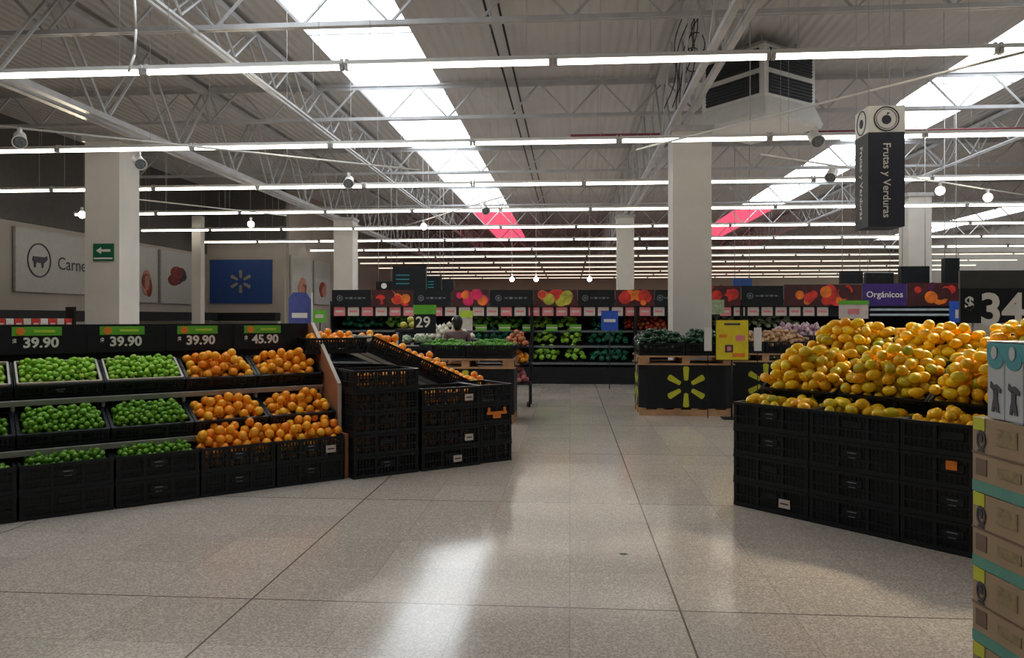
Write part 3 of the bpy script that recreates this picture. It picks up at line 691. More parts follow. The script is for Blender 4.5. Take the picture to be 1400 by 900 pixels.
# big price board
p = atD(1312, 442, 8.2); p2 = atD(1312, 370, 8.2)
SB = Fr((p.x, p.y), YAW * .3)
t = thing('price_board', 'large black price board showing 34 above the mangoes', 'price board', SB.w(0, 0, 0), SB.a)
zb, zt = p.z, p2.z; zm = zb + (zt - zb) * .66
MB().box(.6, 0, (zb + zm) / 2, 1.2, .03, zm - zb).build('board', M_blackm, t)
MB().box(.6, 0.01, (zm + zt) / 2, 1.2, .03, zt - zm).build('header_board', mat('dark_olive_board', (.05, .048, .04), .5, var=.1), t)
text('price_digits', '34', .47, M_digit, t, (.43, -.02, zb + .13), bold=.012, sx=1.0)
text('price_digits', '$', .18, M_digit, t, (.09, -.02, zb + .21), bold=.006)
q = MB()
for x in (.15, 1.05): q.tube((x, .04, 0), (x, .04, zt), .02)
q.build('post', M_steel, t)

# ------------------------------------------------------------------ milk packs on cartons at the right edge
XB = c2w(1.435, 2.4); CF = Fr(XB, YAW + math.radians(-88)); bh = .232; z0 = .135
# local x runs towards the camera along the visible face, local y to the right of the picture
t = thing('pallet', 'wooden pallet under the carton stack at right edge', 'pallet', CF.w(0, 0), CF.a)
q = MB()
for k in range(5): q.box(.1 + k * .25, .5, .12, .1, 1.0, .022)
q.build('deck_board', M_wood, t)
q = MB()
for y in (.06, .5, .94): q.box(.6, y, .054, 1.2, .09, .108)
q.build('bearer', M_wood, t)
lev = ['bottom', 'second', 'third', 'fourth', 'top']
for k in range(5):
    for j in range(2):
        L_ = .40; x = .005 + j * (L_ + .006) + L_ / 2
        t = thing('milk_carton_box', 'kraft carton with yellow patch, right edge stack, %s level, %s' % (lev[k], ['far end', 'near end'][j]), 'box', CF.w(x, .15, z0 + k * bh), CF.a, 'kraft cartons stacked at the right edge')
        b_ = MB().box(0, 0, bh / 2 - .001, L_, .30, bh - .003).build('carton', M_cardb, t)
        bv = b_.modifiers.new('b', 'BEVEL'); bv.width = .004; bv.segments = 2
        y = -.151
        MB().box(0, y, .018, L_ - .006, .002, .034).build('teal_stripe', M_tealb, t)
        MB().box(0, y - .0005, bh * .52, L_ - .004, .002, .006).build('flap_seam', M_brownp, t)
        MB().box(-L_ / 2 + .035, y, bh - .022, .052, .0022, .04).build('yellow_patch', M_spark, t)
        q = MB(); ring(q, -L_ / 2 + .045, bh * .70, .022, .007, y - .002, y, 0, 16, rz=.03); q.prism(circle_pts(-L_ / 2 + .045, bh * .72, .008, .014, 10), y - .002, y); q.box(-L_ / 2 + .045, y - .001, bh * .555, .03, .002, .006); q.build('emblem', M_print, t)
        q = MB(); q.box(-L_ / 2 + .045, y, bh * .34, .05, .002, .05); q.build('pictogram_panel', M_brownp, t)
        q = MB()
        q.box(-L_ / 2 + .17, y, bh * .33, .1, .002, .03); q.build('lower_print', M_kprint, t)
        MB().box(-L_ / 2 + .16, y, bh * .78, .09, .002, .05).build('upper_print', M_kprint, t); MB().box(L_ / 2 - .09, y, bh * .78, .1, .002, .06).build('side_print', M_brownp, t)
        q = MB(); q.box(0, 0, bh - .0005, .05, .30, .001); q.build('tape', M_film, t)
for j in range(9):
    w_ = .078; x = .105 + j * (w_ + .001)
    for dd in range(2):
        t = thing('milk_pack', 'white milk pack with teal top and black cow, %s from the far end, %s row' % (ORD[j], ['outer', 'inner'][dd]), 'milk pack', CF.w(x, .052 + dd * .1, z0 + 5 * bh), CF.a, 'milk packs on the cartons at the right edge')
        b_ = MB().box(0, 0, .115, w_, .09, .23).build('pack', M_milk, t); bv = b_.modifiers.new('b', 'BEVEL'); bv.width = .004; bv.segments = 2
        q = MB(); q.box(0, 0, .202, w_ + .001, .0925, .052); q.prism(circle_pts(0, .176, .034, .026), -.0468, -.0458); q.build('teal_top', M_teal, t)
        if dd == 0:
            q = MB(); q.prism(circle_pts(-.004, .199, .013, .02, 12), -.0485, -.047); q.build('emblem', M_milk, t)
            q = MB(); q.prism([(-.016, .0), (-.006, .0), (-.002, .016), (.006, .0), (.018, .0), (.014, .025), (.009, .04), (.012, .07), (-.008, .07), (-.008, .04), (-.013, .02)], -.048, -.0456, 0, Matrix.Translation((0, 0, .022)))
            q.prism([(-.022, .072), (-.006, .062), (.006, .066), (.024, .058), (.026, .07), (.006, .083), (-.008, .08), (-.02, .09)], -.048, -.0456, 0, Matrix.Translation((0, 0, .022))); q.build('cow_print', M_print, t)
q = MB(); q.box(.105 + 4 * .079, .10, .2325, 9 * .079, .196, .002); q.build('x', M_film)
bpy.data.objects.remove(bpy.data.objects['x'])
tag(MB().box(.105 + 4 * .079, .102, z0 + 5 * bh + .2325, 9 * .079, .196, .003).build('shrink_wrap_sheet', M_film, None, CF.w(0, 0), (0, 0, CF.a)), 'clear blue grey film lying over the milk packs', 'film')

# ------------------------------------------------------------------ SUNBURST BINS (black card bins on pallets)
def bin_(F_, w, d, label, h=.70, front_spark=True, frame=True):
    t = thing('produce_bin', label, 'produce bin', F_.w(0, 0), F_.a, 'black card bins on wooden pallets')
    q = MB()
    for k in range(3): q.box(0, -d / 2 + .06 + k * (d - .12) / 2, .05, w, .1, .1)
    for k in range(6): q.box(-w / 2 + .06 + k * (w - .12) / 5, 0, .11, .11, d, .022)
    q.build('pallet_base', M_wood, t)
    q = MB(); c = .12; P = [(-w / 2 + c, -d / 2), (w / 2 - c, -d / 2), (w / 2, -d / 2 + c), (w / 2, d / 2 - c), (w / 2 - c, d / 2), (-w / 2 + c, d / 2), (-w / 2, d / 2 - c), (-w / 2, -d / 2 + c)]
    q.add([(x, y, z) for z in (.122, .122 + h) for x, y in P], [(i, (i + 1) % 8, 8 + (i + 1) % 8, 8 + i) for i in range(8)] + [tuple(reversed(range(8))), tuple(range(8, 16))])
    q.build('card_bin', M_blackm, t)
    q = MB(); spark(q, 0, .122 + h / 2, .33, -d / 2 - .006, -d / 2 - .001); q.build('sunburst_emblem', M_spark, t)
    q = MB(); spark(q, 0, .122 + h / 2, .33, -w / 2 - .006, -w / 2 - .001); o = q.build('sunburst_emblem', M_spark, t); o.rotation_euler = (0, 0, -PI / 2); o.scale = (.9, 1, 1)
    zt = .122 + h
    if frame:
        q = MB()
        for sy in (-1, 1): q.box(0, sy * (d / 2 - .04), zt + .14, w + .06, .1, .025); q.box(0, sy * (d / 2 - .04), zt + .015, w + .06, .1, .025)
        for sx in (-1, 0, 1):
            for sy in (-1, 0, 1): q.box(sx * (w / 2 - .08), sy * (d / 2 - .06), zt + .078, .16 if sx else .12, .12, .1)
        for k in range(7): q.box(-w / 2 + .06 + k * (w - .12) / 6, 0, zt + .14, .1, d, .024)
        q.build('top_pallet', M_wood, t)
    return zt + .155
p = atD(938, 568, 12.45)
b1 = Fr((p.x, p.y + .50), math.radians(0)); zt = bin_(b1, 1.50, 1.0, 'black card bin with yellow sunburst under the dark green peppers')
GB = 'black crates on the card bins'
for k, (x, y) in enumerate(((-.38, -.24), (.38, -.24), (-.38, .24), (.38, .24))):
    l_ = b1.w(x, y, zt); crate(l_, (0, 0, b1.a), (.74, .46, .2), 'black crate of dark green peppers on the first sunburst bin, %s' % ['front left', 'front right', 'back left', 'back right'][k], GB, glint=False)
    produce('chile', 'green_pepper', M_chile, .042, mtx(l_, (0, 0, 0)), .78, .48, .10, 110, 'dark green pepper heaped over the first sunburst bin', 'dark green peppers heaped over the bin', 'pepper', 300 + k, .26, cap=60, slope=1.3)
p = atD(1090, 565, 13.0)
b2 = Fr((p.x - .02, p.y + .5), 0); b2 = Fr((atY(1047, 560, 13.55).x, 14.05), 0)
zt2 = bin_(b2, 1.5, 1.0, 'black card bin with yellow sunburst under the potatoes')
for k, (x, y) in enumerate(((-.38, -.24), (.38, -.24), (-.38, .24), (.38, .24))):
    l_ = b2.w(x, y, zt2); crate(l_, (0, 0, 0), (.74, .46, .2), 'black crate of potatoes on the second sunburst bin, %s' % ['front left', 'front right', 'back left', 'back right'][k], GB, glint=False)
    produce('spud', 'potato', M_potato, .045, mtx(l_, (0, 0, 0)), .76, .48, .10, 90, 'tan potato heaped over the second sunburst bin', 'potatoes heaped over the bin', 'potato', 310 + k, .24, cap=50, slope=1.3)
b3 = Fr((atD(1120, 434, 15.3).x, 15.4), 0); zt3 = bin_(b3, 1.9, 1.0, 'black card bin under the purple and white onions', h=.78)
for k, (x, y) in enumerate(((-.48, -.24), (.48, -.24), (-.48, .24), (.48, .24))):
    l_ = b3.w(x, y, zt3); crate(l_, (0, 0, 0), (.94, .46, .2), 'black crate of onions, %s' % ['front left', 'front right', 'back left', 'back right'][k], GB, glint=False)
    produce('onion', 'onion', M_onion, .05, mtx(l_, (0, 0, 0)), .92, .46, .1, 100, 'purple and white onion heaped behind the potatoes', 'onions heaped behind the potatoes', 'onion', 320 + k, .26, cap=52, slope=1.2, upright=True)
# yellow poster in front of the second bin
pa, pb = atY(979, 492, 12.3), atY(1023, 438, 12.3)
t = thing('poster_stand', 'yellow poster on a black stand between the two sunburst bins', 'poster', ((pa.x + pb.x) / 2, 12.3, 0))
w_, h_ = pb.x - pa.x, pb.z - pa.z
q = MB(); q.tube((0, .03, 0), (0, .03, pa.z), .015); q.box(0, .03, .01, .3, .25, .02); q.build('stand', M_blackm, t)
MB().box(0, .01, pa.z + h_ / 2, w_ + .02, .012, h_ + .02).build('frame', M_blackm, t)
MB().box(0, 0, pa.z + h_ / 2, w_, .01, h_).build('yellow_sheet', M_yellow, t)
q = MB(); q.box(0, -.007, pa.z + h_ * .9, w_ * .5, .003, .03); q.box(w_ * .25, -.007, pa.z + h_ * .55, w_ * .3, .003, .09, 1); q.box(-w_ * .1, -.007, pa.z + h_ * .28, w_ * .25, .003, .12); q.box(-w_ * .1, -.009, pa.z + h_ * .28, w_ * .12, .003, .07, 1); q.box(-w_ * .28, -.007, pa.z + h_ * .6, w_ * .25, .003, .05, 2); q.box(w_ * .2, -.007, pa.z + h_ * .12, w_ * .4, .003, .06, 2)
q.build('poster_print', [M_print, M_pink, M_orange_dot], t)
for i, (px, Yq, lb) in enumerate(((968, 12.35, 'narrow white upright card left of the yellow poster'), (1036, 12.9, 'narrow white upright card right of the yellow poster'))):
    a, b = atY(px - 5, 480, Yq), atY(px + 5, 448, Yq)
    t = thing('info_card', lb, 'card', ((a.x + b.x) / 2, Yq, 0))
    MB().box(0, 0, (a.z + b.z) / 2, b.x - a.x, .02, b.z - a.z).build('card', M_white, t); MB().box(0, .018, a.z / 2 + .1, .012, .012, a.z + .2).build('stand', M_blackm, t)

# greens bin (middle left), white onions, lettuces
p = atD(642, 466, 11.6); b4 = Fr((p.x - .06, p.y + .45), 0); zt4 = bin_(b4, 1.45, .95, 'black card bin under the green scallion crates', h=.70)
for k, (x, y) in enumerate(((-.36, -.22), (.36, -.22), (-.36, .22), (.36, .22))):
    l_ = b4.w(x, y, zt4); crate(l_, (0, 0, 0), (.70, .43, .2), 'black crate of scallions, %s' % ['front left', 'front right', 'back left', 'back right'][k], GB, glint=False)
    produce('bunch', 'scallion_bunch', M_scall, .045, mtx(l_, (0, 0, 0)), .72, .44, .12, 64, 'bright green scallion bunch standing in the black crates', 'scallion bunches in the crates', 'scallions', 330 + k, .18, upright=True, slope=3)
p = atD(605, 455, 14.2); b5 = Fr((p.x, p.y + .4), 0)
def table(F_, w, d, h, label):
    t = thing('display_table', label, 'display table', F_.w(0, 0), F_.a)
    MB().box(0, 0, h - .03, w, d, .06).build('table_top', M_blackm, t); MB().box(0, 0, h / 2 - .05, w * .94, d * .9, h - .06).build('skirt', M_blackm, t)
    for sx in (-1, 1):
        for sy in (-1, 1): MB().box(sx * (w / 2 - .04), sy * (d / 2 - .04), h / 2, .05, .05, h - .02).build('leg', M_steel, t)
table(b5, 1.2, .9, 1.19, 'black table under the white onions')
produce('onion', 'white_onion', M_wonion, .05, mtx(b5.w(0, 0, 1.19), (0, 0, 0)), 1.15, .85, 0, 230, 'white onion in the heap behind the scallions', 'white onions behind the scallions', 'onion', 340, .02, upright=True, slope=1.5, cap=120)
p = atD(562, 460, 11.6); b6 = Fr((p.x, p.y + .3), 0); table(b6, .62, .55, 1.16, 'black table under the bagged lettuces')
produce('leafy', 'lettuce_head', M_pale, .08, mtx(b6.w(0, 0, 1.16), (0, 0, 0)), .6, .5, 0, 16, 'pale wrapped lettuce head left of the scallions', 'pale lettuces left of the scallions', 'lettuce', 341, .02, upright=True, slope=1)
p = atD(556, 440, 15.5); b7 = Fr((p.x, p.y + .3), 0); table(b7, .5, .5, 1.36, 'black table under the yellow melons')
produce('round', 'melon', M_melon, .075, mtx(b7.w(0, 0, 1.36), (0, 0, 0)), .5, .45, 0, 9, 'greenish yellow melon left of the black 29 sign', 'greenish yellow melons', 'melon', 342, .02)
# small signs on posts
def post_sign(px0, px1, py0, py1, Y, label, m, parts=(), name='price_sign', txt=None, hd=None, base=0.0):
    a, b = atY(px0, py1, Y), atY(px1, py0, Y); w, h = b.x - a.x, b.z - a.z
    t = thing(name, label, 'sign', ((a.x + b.x) / 2, Y, base))
    MB().tube((0, .03, 0), (0, .03, a.z - base + h * .5), .012).build('post', M_blackm, t)
    MB().box(0, 0, a.z - base + h / 2, w, .02, h).build('board', m, t)
    if hd: MB().box(0, -.012, a.z - base + h * (1 - hd[0] / 2), w * 1.04, .012, h * hd[0]).build('header_card', hd[1], t)
    if txt: text('price_digits', txt[0], txt[1], M_digit, t, (txt[2], -.014, a.z - base + h * txt[3]), bold=.004)
    for pm, x0, z0_, sx_, sz_ in parts: MB().box(x0 * w, -.012, a.z - base + z0_ * h, sx_ * w, .006, sz_ * h).build('print', pm, t)
    return t
post_sign(566, 596, 417, 456, 13, 'black price board reading 29 with a green header', M_blackm, txt=('29', .26, -.03, .38), hd=(.33, M_green))
post_sign(629, 646, 425, 452, 14.9, 'pale pink and lime price card behind the person', M_cream, hd=(.35, M_lime_card))
post_sign(822, 845, 425, 452, 17.2, 'bright blue sign right of the green produce case', M_blue2, parts=[(M_digit, 0, .5, .7, .15)], name='blue_sign')
post_sign(1147, 1187, 411, 436, 16.6, 'pale sign with green header above the onions', M_cream, hd=(.22, M_green), parts=[(M_pink, 0, .4, .4, .3)])
post_sign(1298, 1312, 412, 441, 16, 'small blue sign left of the big price board', M_blue2, parts=[(M_cream, .2, .4, .3, .4)], name='blue_sign')
post_sign(973, 990, 410, 430, 15.2, 'round leafy green sign beside the middle column', M_pale, name='green_sign')
post_sign(428, 446, 424, 441, 15, 'small green card right of the blue flag', M_green, parts=[(M_cream, 0, .5, .6, .3)], name='green_sign')
a, b = atY(395, 457, 13), atY(425, 400, 13)
t = thing('flag_banner', 'blue and lilac flag banner behind the orange crates', 'banner', ((a.x + b.x) / 2, 13, 0)); w, h = b.x - a.x, b.z - a.z
q = MB(); q.prism([(-w / 2, a.z - .4), (w / 2, a.z - .4), (w / 2, b.z - .12), (w * .3, b.z), (-w * .3, b.z), (-w / 2, b.z - .1)], -.01, .01); q.build('cloth', M_lilac, t)
q = MB(); q.tube((w / 2 + .02, 0, 0), (w / 2 + .02, 0, b.z), .012); q.box(w / 2, 0, .02, .4, .4, .04); q.build('pole', M_steel, t)
MB().box(0, -.014, a.z + h * .45, w * .7, .006, h * .12).build('print', M_digit, t)

# rack of sacks right of the scallions
rk = Fr((atD(703, 520, 13.6).x + .02, 13.9), 0)
t = thing('sack_rack', 'dark three shelf rack of sacks right of the scallions', 'rack', rk.w(0, 0), 0)
zs = [.42, .78, 1.08]
for z in zs: MB().box(0, 0, z - .015, .52, .5, .03).build('shelf', M_blackm, t)
for sx in (-1, 1):
    for sy in (-1, 1): MB().box(sx * .25, sy * .24, .6, .03, .03, 1.2).build('upright', M_blackm, t)
q = MB()
for sx in (-1, 1): q.tube((sx * .22 - .02, -.2, .05), (sx * .22 + .02, -.2, .05), .05, n=12)
q.build('wheel', M_grille, t)
for z, m_, nm, lb in ((zs[0], M_pinkf, 'pink_fruit', 'pink red fruit on the lowest rack shelf'), (zs[1], M_orange, 'tangerine', 'orange fruit on the middle rack shelf'), (zs[2], M_bread, 'rusty_fruit', 'rusty orange fruit on the top rack shelf')):
    produce('round', nm, m_, .05, mtx(rk.w(0, 0, z), (0, 0, 0)), .48, .44, 0, 26, lb, lb + 's', 'fruit', int(z * 100), .08, slope=.8, cap=20)

# ------------------------------------------------------------------ BACK PRODUCE CASES
YB = 18.6
x_l, x_r = atY(452, 434, YB).x, atY(1312, 434, YB).x; nmod = 6; mw = (x_r - x_l) / nmod
casen = ['leftmost', 'second from the left', 'third from the left', 'fourth from the left', 'second from the right', 'rightmost']
for i in range(nmod):
    t = thing('produce_case', 'dark refrigerated produce case, %s' % casen[i], 'produce case', (x_l + mw * (i + .5), YB, 0), 0, 'refrigerated produce cases along the back')
    q = MB(); q.box(0, .5, .2, mw - .02, 1.2, .4); q.box(0, -.11, .06, mw - .02, .03, .12); q.build('base', M_blackm, t)
    MB().box(0, 1.1, 1.1, mw - .02, .06, 1.9).build('back_panel', M_grille, t)
    for k, (yf, z) in enumerate(((-.05, .50), (.12, .90), (.28, 1.27))):
        A = Matrix.Translation((0, yf, z)) @ Matrix.Rotation(.25, 4, 'X'); q = MB(); q.box(0, .3, -.02, mw - .03, .6, .03, 0, A); s_ = q.build('shelf', M_blackm, t)
        q = MB(); q.box(0, -.01, -.01, mw - .03, .02, .05, 0, A); q.build('shelf_edge', M_glint, s_)
    MB().box(0, .55, 1.9, mw - .02, 1.0, .1).build('canopy', M_steel, t)
    MB().box(0, .02, 1.74, mw - .02, .03, .24).build('price_rail', M_blackm, t)
    for sx in (-1, 1): MB().box(sx * (mw / 2 - .02), .5, 1.1, .03, 1.1, 1.8).build('end_panel', M_blackm, t)
# shelves' produce : (px0, px1, shelf, material, kind, name, label)
shelfz = ((-.05, .50), (.12, .90), (.28, 1.27))
RUN = [(726, 768, 0, M_lett, 'leafy', 'lettuce_head', 'bright green lettuce on the lowest back shelf, left pile'), (768, 802, 0, M_lett, 'leafy', 'lettuce_head', 'bright green lettuce on the lowest back shelf, right pile'),
       (725, 763, 1, M_lett, 'leafy', 'lettuce_head', 'bright green lettuce on the middle back shelf, left pile'), (764, 798, 1, M_lett, 'leafy', 'lettuce_head', 'bright green lettuce on the middle back shelf, right pile'),
       (720, 756, 2, M_lett, 'leafy', 'lettuce_head', 'bright green lettuce on the top back shelf, left pile'), (758, 790, 2, M_lett, 'leafy', 'lettuce_head', 'bright green lettuce on the top back shelf, right pile'),
       (800, 862, 1, M_pepg, 'leafy', 'dark_greens_bunch', 'dark green bunch on the middle back shelf'), (806, 850, 2, M_pepg, 'leafy', 'dark_greens_bunch', 'dark green bunch on the top back shelf'), (806, 862, 0, M_pepg, 'leafy', 'dark_greens_bunch', 'dark green bunch on the lowest back shelf'),
       (854, 915, 2, M_tom, 'round', 'tomato', 'red tomato on the top back shelf left of the column'), (980, 1100, 2, M_pale, 'leafy', 'cabbage_head', 'pale green cabbage on the top back shelf'), (640, 716, 2, M_scall, 'leafy', 'greens_bunch', 'green bunch on the top back shelf behind the person'),
       (460, 520, 2, M_pepg, 'leafy', 'dark_greens_bunch', 'dark green bunch on the top back shelf at far left'), (520, 560, 2, M_scall, 'leafy', 'greens_bunch', 'green bunch on the top back shelf left of the melons'),
       (640, 716, 1, M_pepg, 'leafy', 'dark_greens_bunch', 'dark green bunch on the middle back shelf behind the scallions'), (1190, 1300, 2, M_white, 'round', 'white_tub', None)]
for j, (a, b, s_, m_, kd, nm, lb) in enumerate(RUN):
    if lb is None: continue
    xa, xb = atY(a, 434, YB).x, atY(b, 434, YB).x; yf, z = shelfz[s_]
    Mx = Matrix.Translation(((xa + xb) / 2, YB + yf + .29, z + .077)) @ Matrix.Rotation(.25, 4, 'X'); w = xb - xa; r = .075 if kd == 'leafy' else .055
    produce(kd, nm, m_, r, Mx, w, .56, 0, int(w * .56 / (r * r * 4) * 1.9), lb, lb.replace('lettuce', 'lettuces').replace('bunch', 'bunches') + ' (all)', nm.split('_')[0] if nm != 'greens_bunch' else 'greens', 400 + j, .14, upright=True, slope=1.2)
# fourth look: strip of smaller items right under the price rail, black trays with green lids
for j, px in enumerate(range(655, 800, 33)):
    a, b = atY(px - 8, 453, YB - .22), atY(px + 8, 444, YB - .22)
    tag(MB().box(0, .0, .0, b.x - a.x, .04, b.z - a.z).box(0, -.022, .0, (b.x - a.x), .004, .03, 1).build('shelf_card', [M_green, M_cream], None, ((a.x + b.x) / 2, YB + .2, (a.z + b.z) / 2)), 'small green shelf card on the back case, %s from the left' % ORD[j], 'shelf card', 'green shelf cards')
rr = random.Random(8); n = 0
pxs = [p for p in range(464, 915, 19)] + [p for p in range(992, 1130, 19)]
for j, px in enumerate(pxs):
    a, b = atY(px - 7.5, 432, YB - .02), atY(px + 7.5, 420, YB - .02)
    pk = rr.random() < .32
    tag(MB().box(0, 0, 0, b.x - a.x, .012, b.z - a.z).box(0, -.007, .0, (b.x - a.x) * .7, .003, .05, 1).build('price_card', [M_pink if pk else M_cream, M_cream if pk else M_pink], None, ((a.x + b.x) / 2, YB - .005, (a.z + b.z) / 2)),
        '%s rail price card, %s from the %s' % ('pink' if pk else 'cream', ORD[j if j < 12 else (23 - j if j < 24 else j - 24)], 'left end' if j < 12 else 'column, left side' if j < 24 else 'column, right side'), 'price card', 'price cards along the back case rail')
q = MB(); a, b = atY(1188, 431, YB), atY(1300, 412, YB)
q.box((a.x + b.x) / 2, YB - .06, 1.78, b.x - a.x, .06, .05); q.box((a.x + b.x) / 2, YB - .06, 1.66, b.x - a.x, .06, .05); tag(q.build('case_rail', M_film), 'pale blue grey rails at the right end of the back case', 'rail')
# header banner row
def header(px0, px1, kind, label, pal=None, top=396.5, txt=None):
    a, b = atY(px0, 420, YB), atY(px1, top, YB); w = b.x - a.x; z0_, z1_ = 1.87, b.z
    t = thing('header_sign' if kind == 'dark' else 'fruit_photo_panel', label, 'sign' if kind == 'dark' else 'photo panel', ((a.x + b.x) / 2, YB - .05, z0_), 0, 'header panels above the back produce cases')
    h = z1_ - z0_
    MB().box(0, 0, h / 2, w, .03, h).build('board', (M_purple if txt else M_blackm) if kind == 'dark' else PH[4], t)
    if kind == 'dark' and not txt:
        q = MB(); ring(q, -w * .3, h * .5, .075, .02, -.022, -.016, n=14); q.prism(circle_pts(-w * .3, h * .5, .035, n=8), -.022, -.016)
        for k in range(5): q.box(-w * .12 + k * w * .11, -.018, h * .5, w * .08, .006, .03 + .02 * (k % 2))
        q.build('print', M_glint, t)
    elif txt: text('lettering', txt, .2, M_digit, t, (0, -.017, h * .5), bold=.002)
    else:
        rr = random.Random(int(px0)); q = MB(); nn = max(4, int(w / .16))
        for k in range(nn * 2):
            r = rr.uniform(.07, .15); cx, cz = -w / 2 + r + rr.random() * (w - 2 * r), rr.uniform(r * .9, h - r * .8)
            q.prism([(min(max(x, -w / 2), w / 2), z) for x, z in circle_pts(cx, cz, r, n=12)], -.018 - .0006 * k, -.014, pal[rr.randrange(len(pal))])
        q.build('fruit_print', PH, t)
header(455, 508, 'dark', 'dark header sign at the left end of the back cases')
header(509, 565, 'photo', 'photo panel of red fruit left of the second dark header', [0, 1, 0, 4])
header(566, 617, 'dark', 'dark header sign above the black 29 board')
header(618, 669, 'photo', 'photo panel of orange and pink fruit above the person', [1, 2, 2])
header(670, 729, 'dark', 'dark header sign right of the orange and pink photo')
header(730, 789, 'photo', 'photo panel of lime green and yellow fruit', [3, 3, 3, 0])
header(790, 840, 'dark', 'dark header sign above the bright blue sign')
header(841, 894, 'photo', 'photo panel of orange and red fruit left of the column', [1, 0, 1])
header(895, 930, 'dark', 'dark header sign partly behind the middle column')
header(960, 1012, 'photo', 'photo panel of red fruit right of the middle column', [0, 0, 4], 391)
header(1013, 1070, 'dark', 'dark header sign above the potatoes', None, 391)
header(1071, 1177, 'photo', 'wide photo panel of tomatoes and berries above the onions', [0, 1, 4, 0], 389)
header(1178, 1238, 'dark', 'purple header sign with white lettering', None, 388, 'Orgánicos')
header(1239, 1312, 'photo', 'photo panel of berries and oranges at the right end', [4, 0, 1, 5], 387)
# dark hanging boxes beyond
for px0, px1, py0, py1, Y, lb in ((537, 582, 364, 398, 24, 'largest dark hanging sign with faint lines'), (514, 536, 385, 397, 23, 'small dark hanging sign with round emblem'), (583, 603, 377, 400, 25, 'dark hanging sign right of the largest one'), (604, 620, 383, 400, 26, 'narrow dark hanging sign, rightmost of the left cluster'),
                                  (1150, 1180, 371, 388, 26, 'dark hanging sign above the tomato photo'), (1184, 1222, 373, 389, 27, 'wide dark hanging sign above the purple header'), (1232, 1271, 364, 388, 21, 'dark hanging sign in front of the far right column'), (1292, 1312, 353, 388, 20, 'dark hanging sign left of the big price board'), (1003, 1028, 381, 394, 24, 'small blue hanging sign right of the middle column')):
    a, b = atY(px0, py1, Y), atY(px1, py0, Y); t = thing('hanging_sign', lb, 'sign', ((a.x + b.x) / 2, Y, a.z), 0, 'dark hanging signs beyond the produce cases'); w, h = b.x - a.x, b.z - a.z
    MB().box(0, .1, h / 2, w, .2, h).build('board', M_blue if 'small blue' in lb else M_blackm, t)
    q = MB()
    for s in (-1, 1): q.tube((s * w * .4, .1, h), (s * w * .4, .1, RZ - a.z), .01, n=4)
    q.build('hanging_wire', M_steel, t)
    q = MB()
    if 'emblem' in lb: q.prism(circle_pts(0, h / 2, h * .33), -.008, -.001); q.build('print', M_digit, t)
    elif 'largest' in lb:
        for k in range(3): q.box(-w * .2, -.004, h * (.3 + .17 * k), w * .4, .006, .03)
        q.build('print', M_teal, t)
# far aisle shelving so that the floor behind the cases is not bare
for i in range(5):
    x = -7.5 + 4.6 * i
    t = thing('aisle_shelving', 'distant run of store shelving, %s from the left' % ORD[i], 'shelving', (x, 45, 0), 0, 'distant store shelving runs')
    MB().box(0, 0, .95, 1.0, 24, 1.9).build('shelf_body', M_blackm, t); MB().box(0, 0, 1.95, 1.1, 24.1, .1).build('shelf_top', M_steel, t)

# ------------------------------------------------------------------ LEFT WALL: meat department
def wall_panel_X(px0, px1, py0t, py1t, name, label, m, X=XL + .06, zb=None, zt=None):
    a, b = atX(px0, 434, X), atX(px1, 434, X); L_ = b.y - a.y
    t = thing(name, label, 'wall panel', (X, (a.y + b.y) / 2, zb), PI / 2)
    MB().box(0, 0, (zt - zb) / 2, L_, .06, zt - zb).build('panel', m, t)
    q = MB()
    for zz in (0, zt - zb): q.box(0, -.01, zz, L_ + .04, .07, .035)
    for s in (-1, 1): q.box(s * L_ / 2, -.01, (zt - zb) / 2, .035, .07, zt - zb)
    q.build('frame', M_steel, t)
    return t, L_
M_panel = mat('pale_sign_panel', (.46, .46, .43), .5, var=.05)
t, L_ = wall_panel_X(20, 150, 0, 0, 'meat_sign', 'pale sign panel with cow emblem and meat lettering', M_panel, zb=2.30, zt=3.98)
cx = atX(52, 434, XL + .06).y - t.location.y; zc = .86
q = MB(); ring(q, cx, zc, .47, .035, -.05, -.035, n=30)
q.prism([(cx - .25, zc + .1), (cx + .22, zc + .1), (cx + .3, zc + .14), (cx + .33, zc + .05), (cx + .24, zc - .03), (cx + .17, zc - .07), (cx + .15, zc - .2), (cx + .1, zc - .2), (cx + .08, zc - .07), (cx - .13, zc - .06), (cx - .15, zc - .2), (cx - .2, zc - .2), (cx - .22, zc - .05), (cx - .27, zc)][::-1], -.05, -.035); q.build('cow_emblem', M_print, t)
text('lettering', 'Carnes', .52, M_print, t, (cx + 1.5, -.04, zc - .04))
def photo_blob(t, x, z, rx, rz, m, seed):
    rr = random.Random(seed); q = MB()
    for k in range(7): q.prism(circle_pts(x + rr.uniform(-.4, .4) * rx, z + rr.uniform(-.4, .4) * rz, rx * rr.uniform(.45, .7), rz * rr.uniform(.45, .7), 12), -.05 - k * .001, -.035, k % len(m))
    q.build('food_print', m, t)
M_meat = mat('meat_print', (.2, .035, .025), .5, var=.5, scale=6); M_meat2 = mat('pale_meat_print', (.45, .2, .14), .5, var=.3, scale=6)
t, L_ = wall_panel_X(170, 214, 0, 0, 'food_photo_panel', 'pale wall panel with salmon coloured food photo right of the column', M_panel, zb=2.12, zt=4.0); photo_blob(t, .35 , .7, .35, .5, [M_meat2, M_meat], 1)
t, L_ = wall_panel_X(219, 262, 0, 0, 'food_photo_panel', 'pale wall panel with a plate of red meat', M_panel, zb=2.12, zt=4.0); photo_blob(t, 0, 1.0, .72, .4, [M_meat, M_print, M_meat], 2); 
a, b = atY(287, 415, YJ - .05), atY(372, 355, YJ - .05)
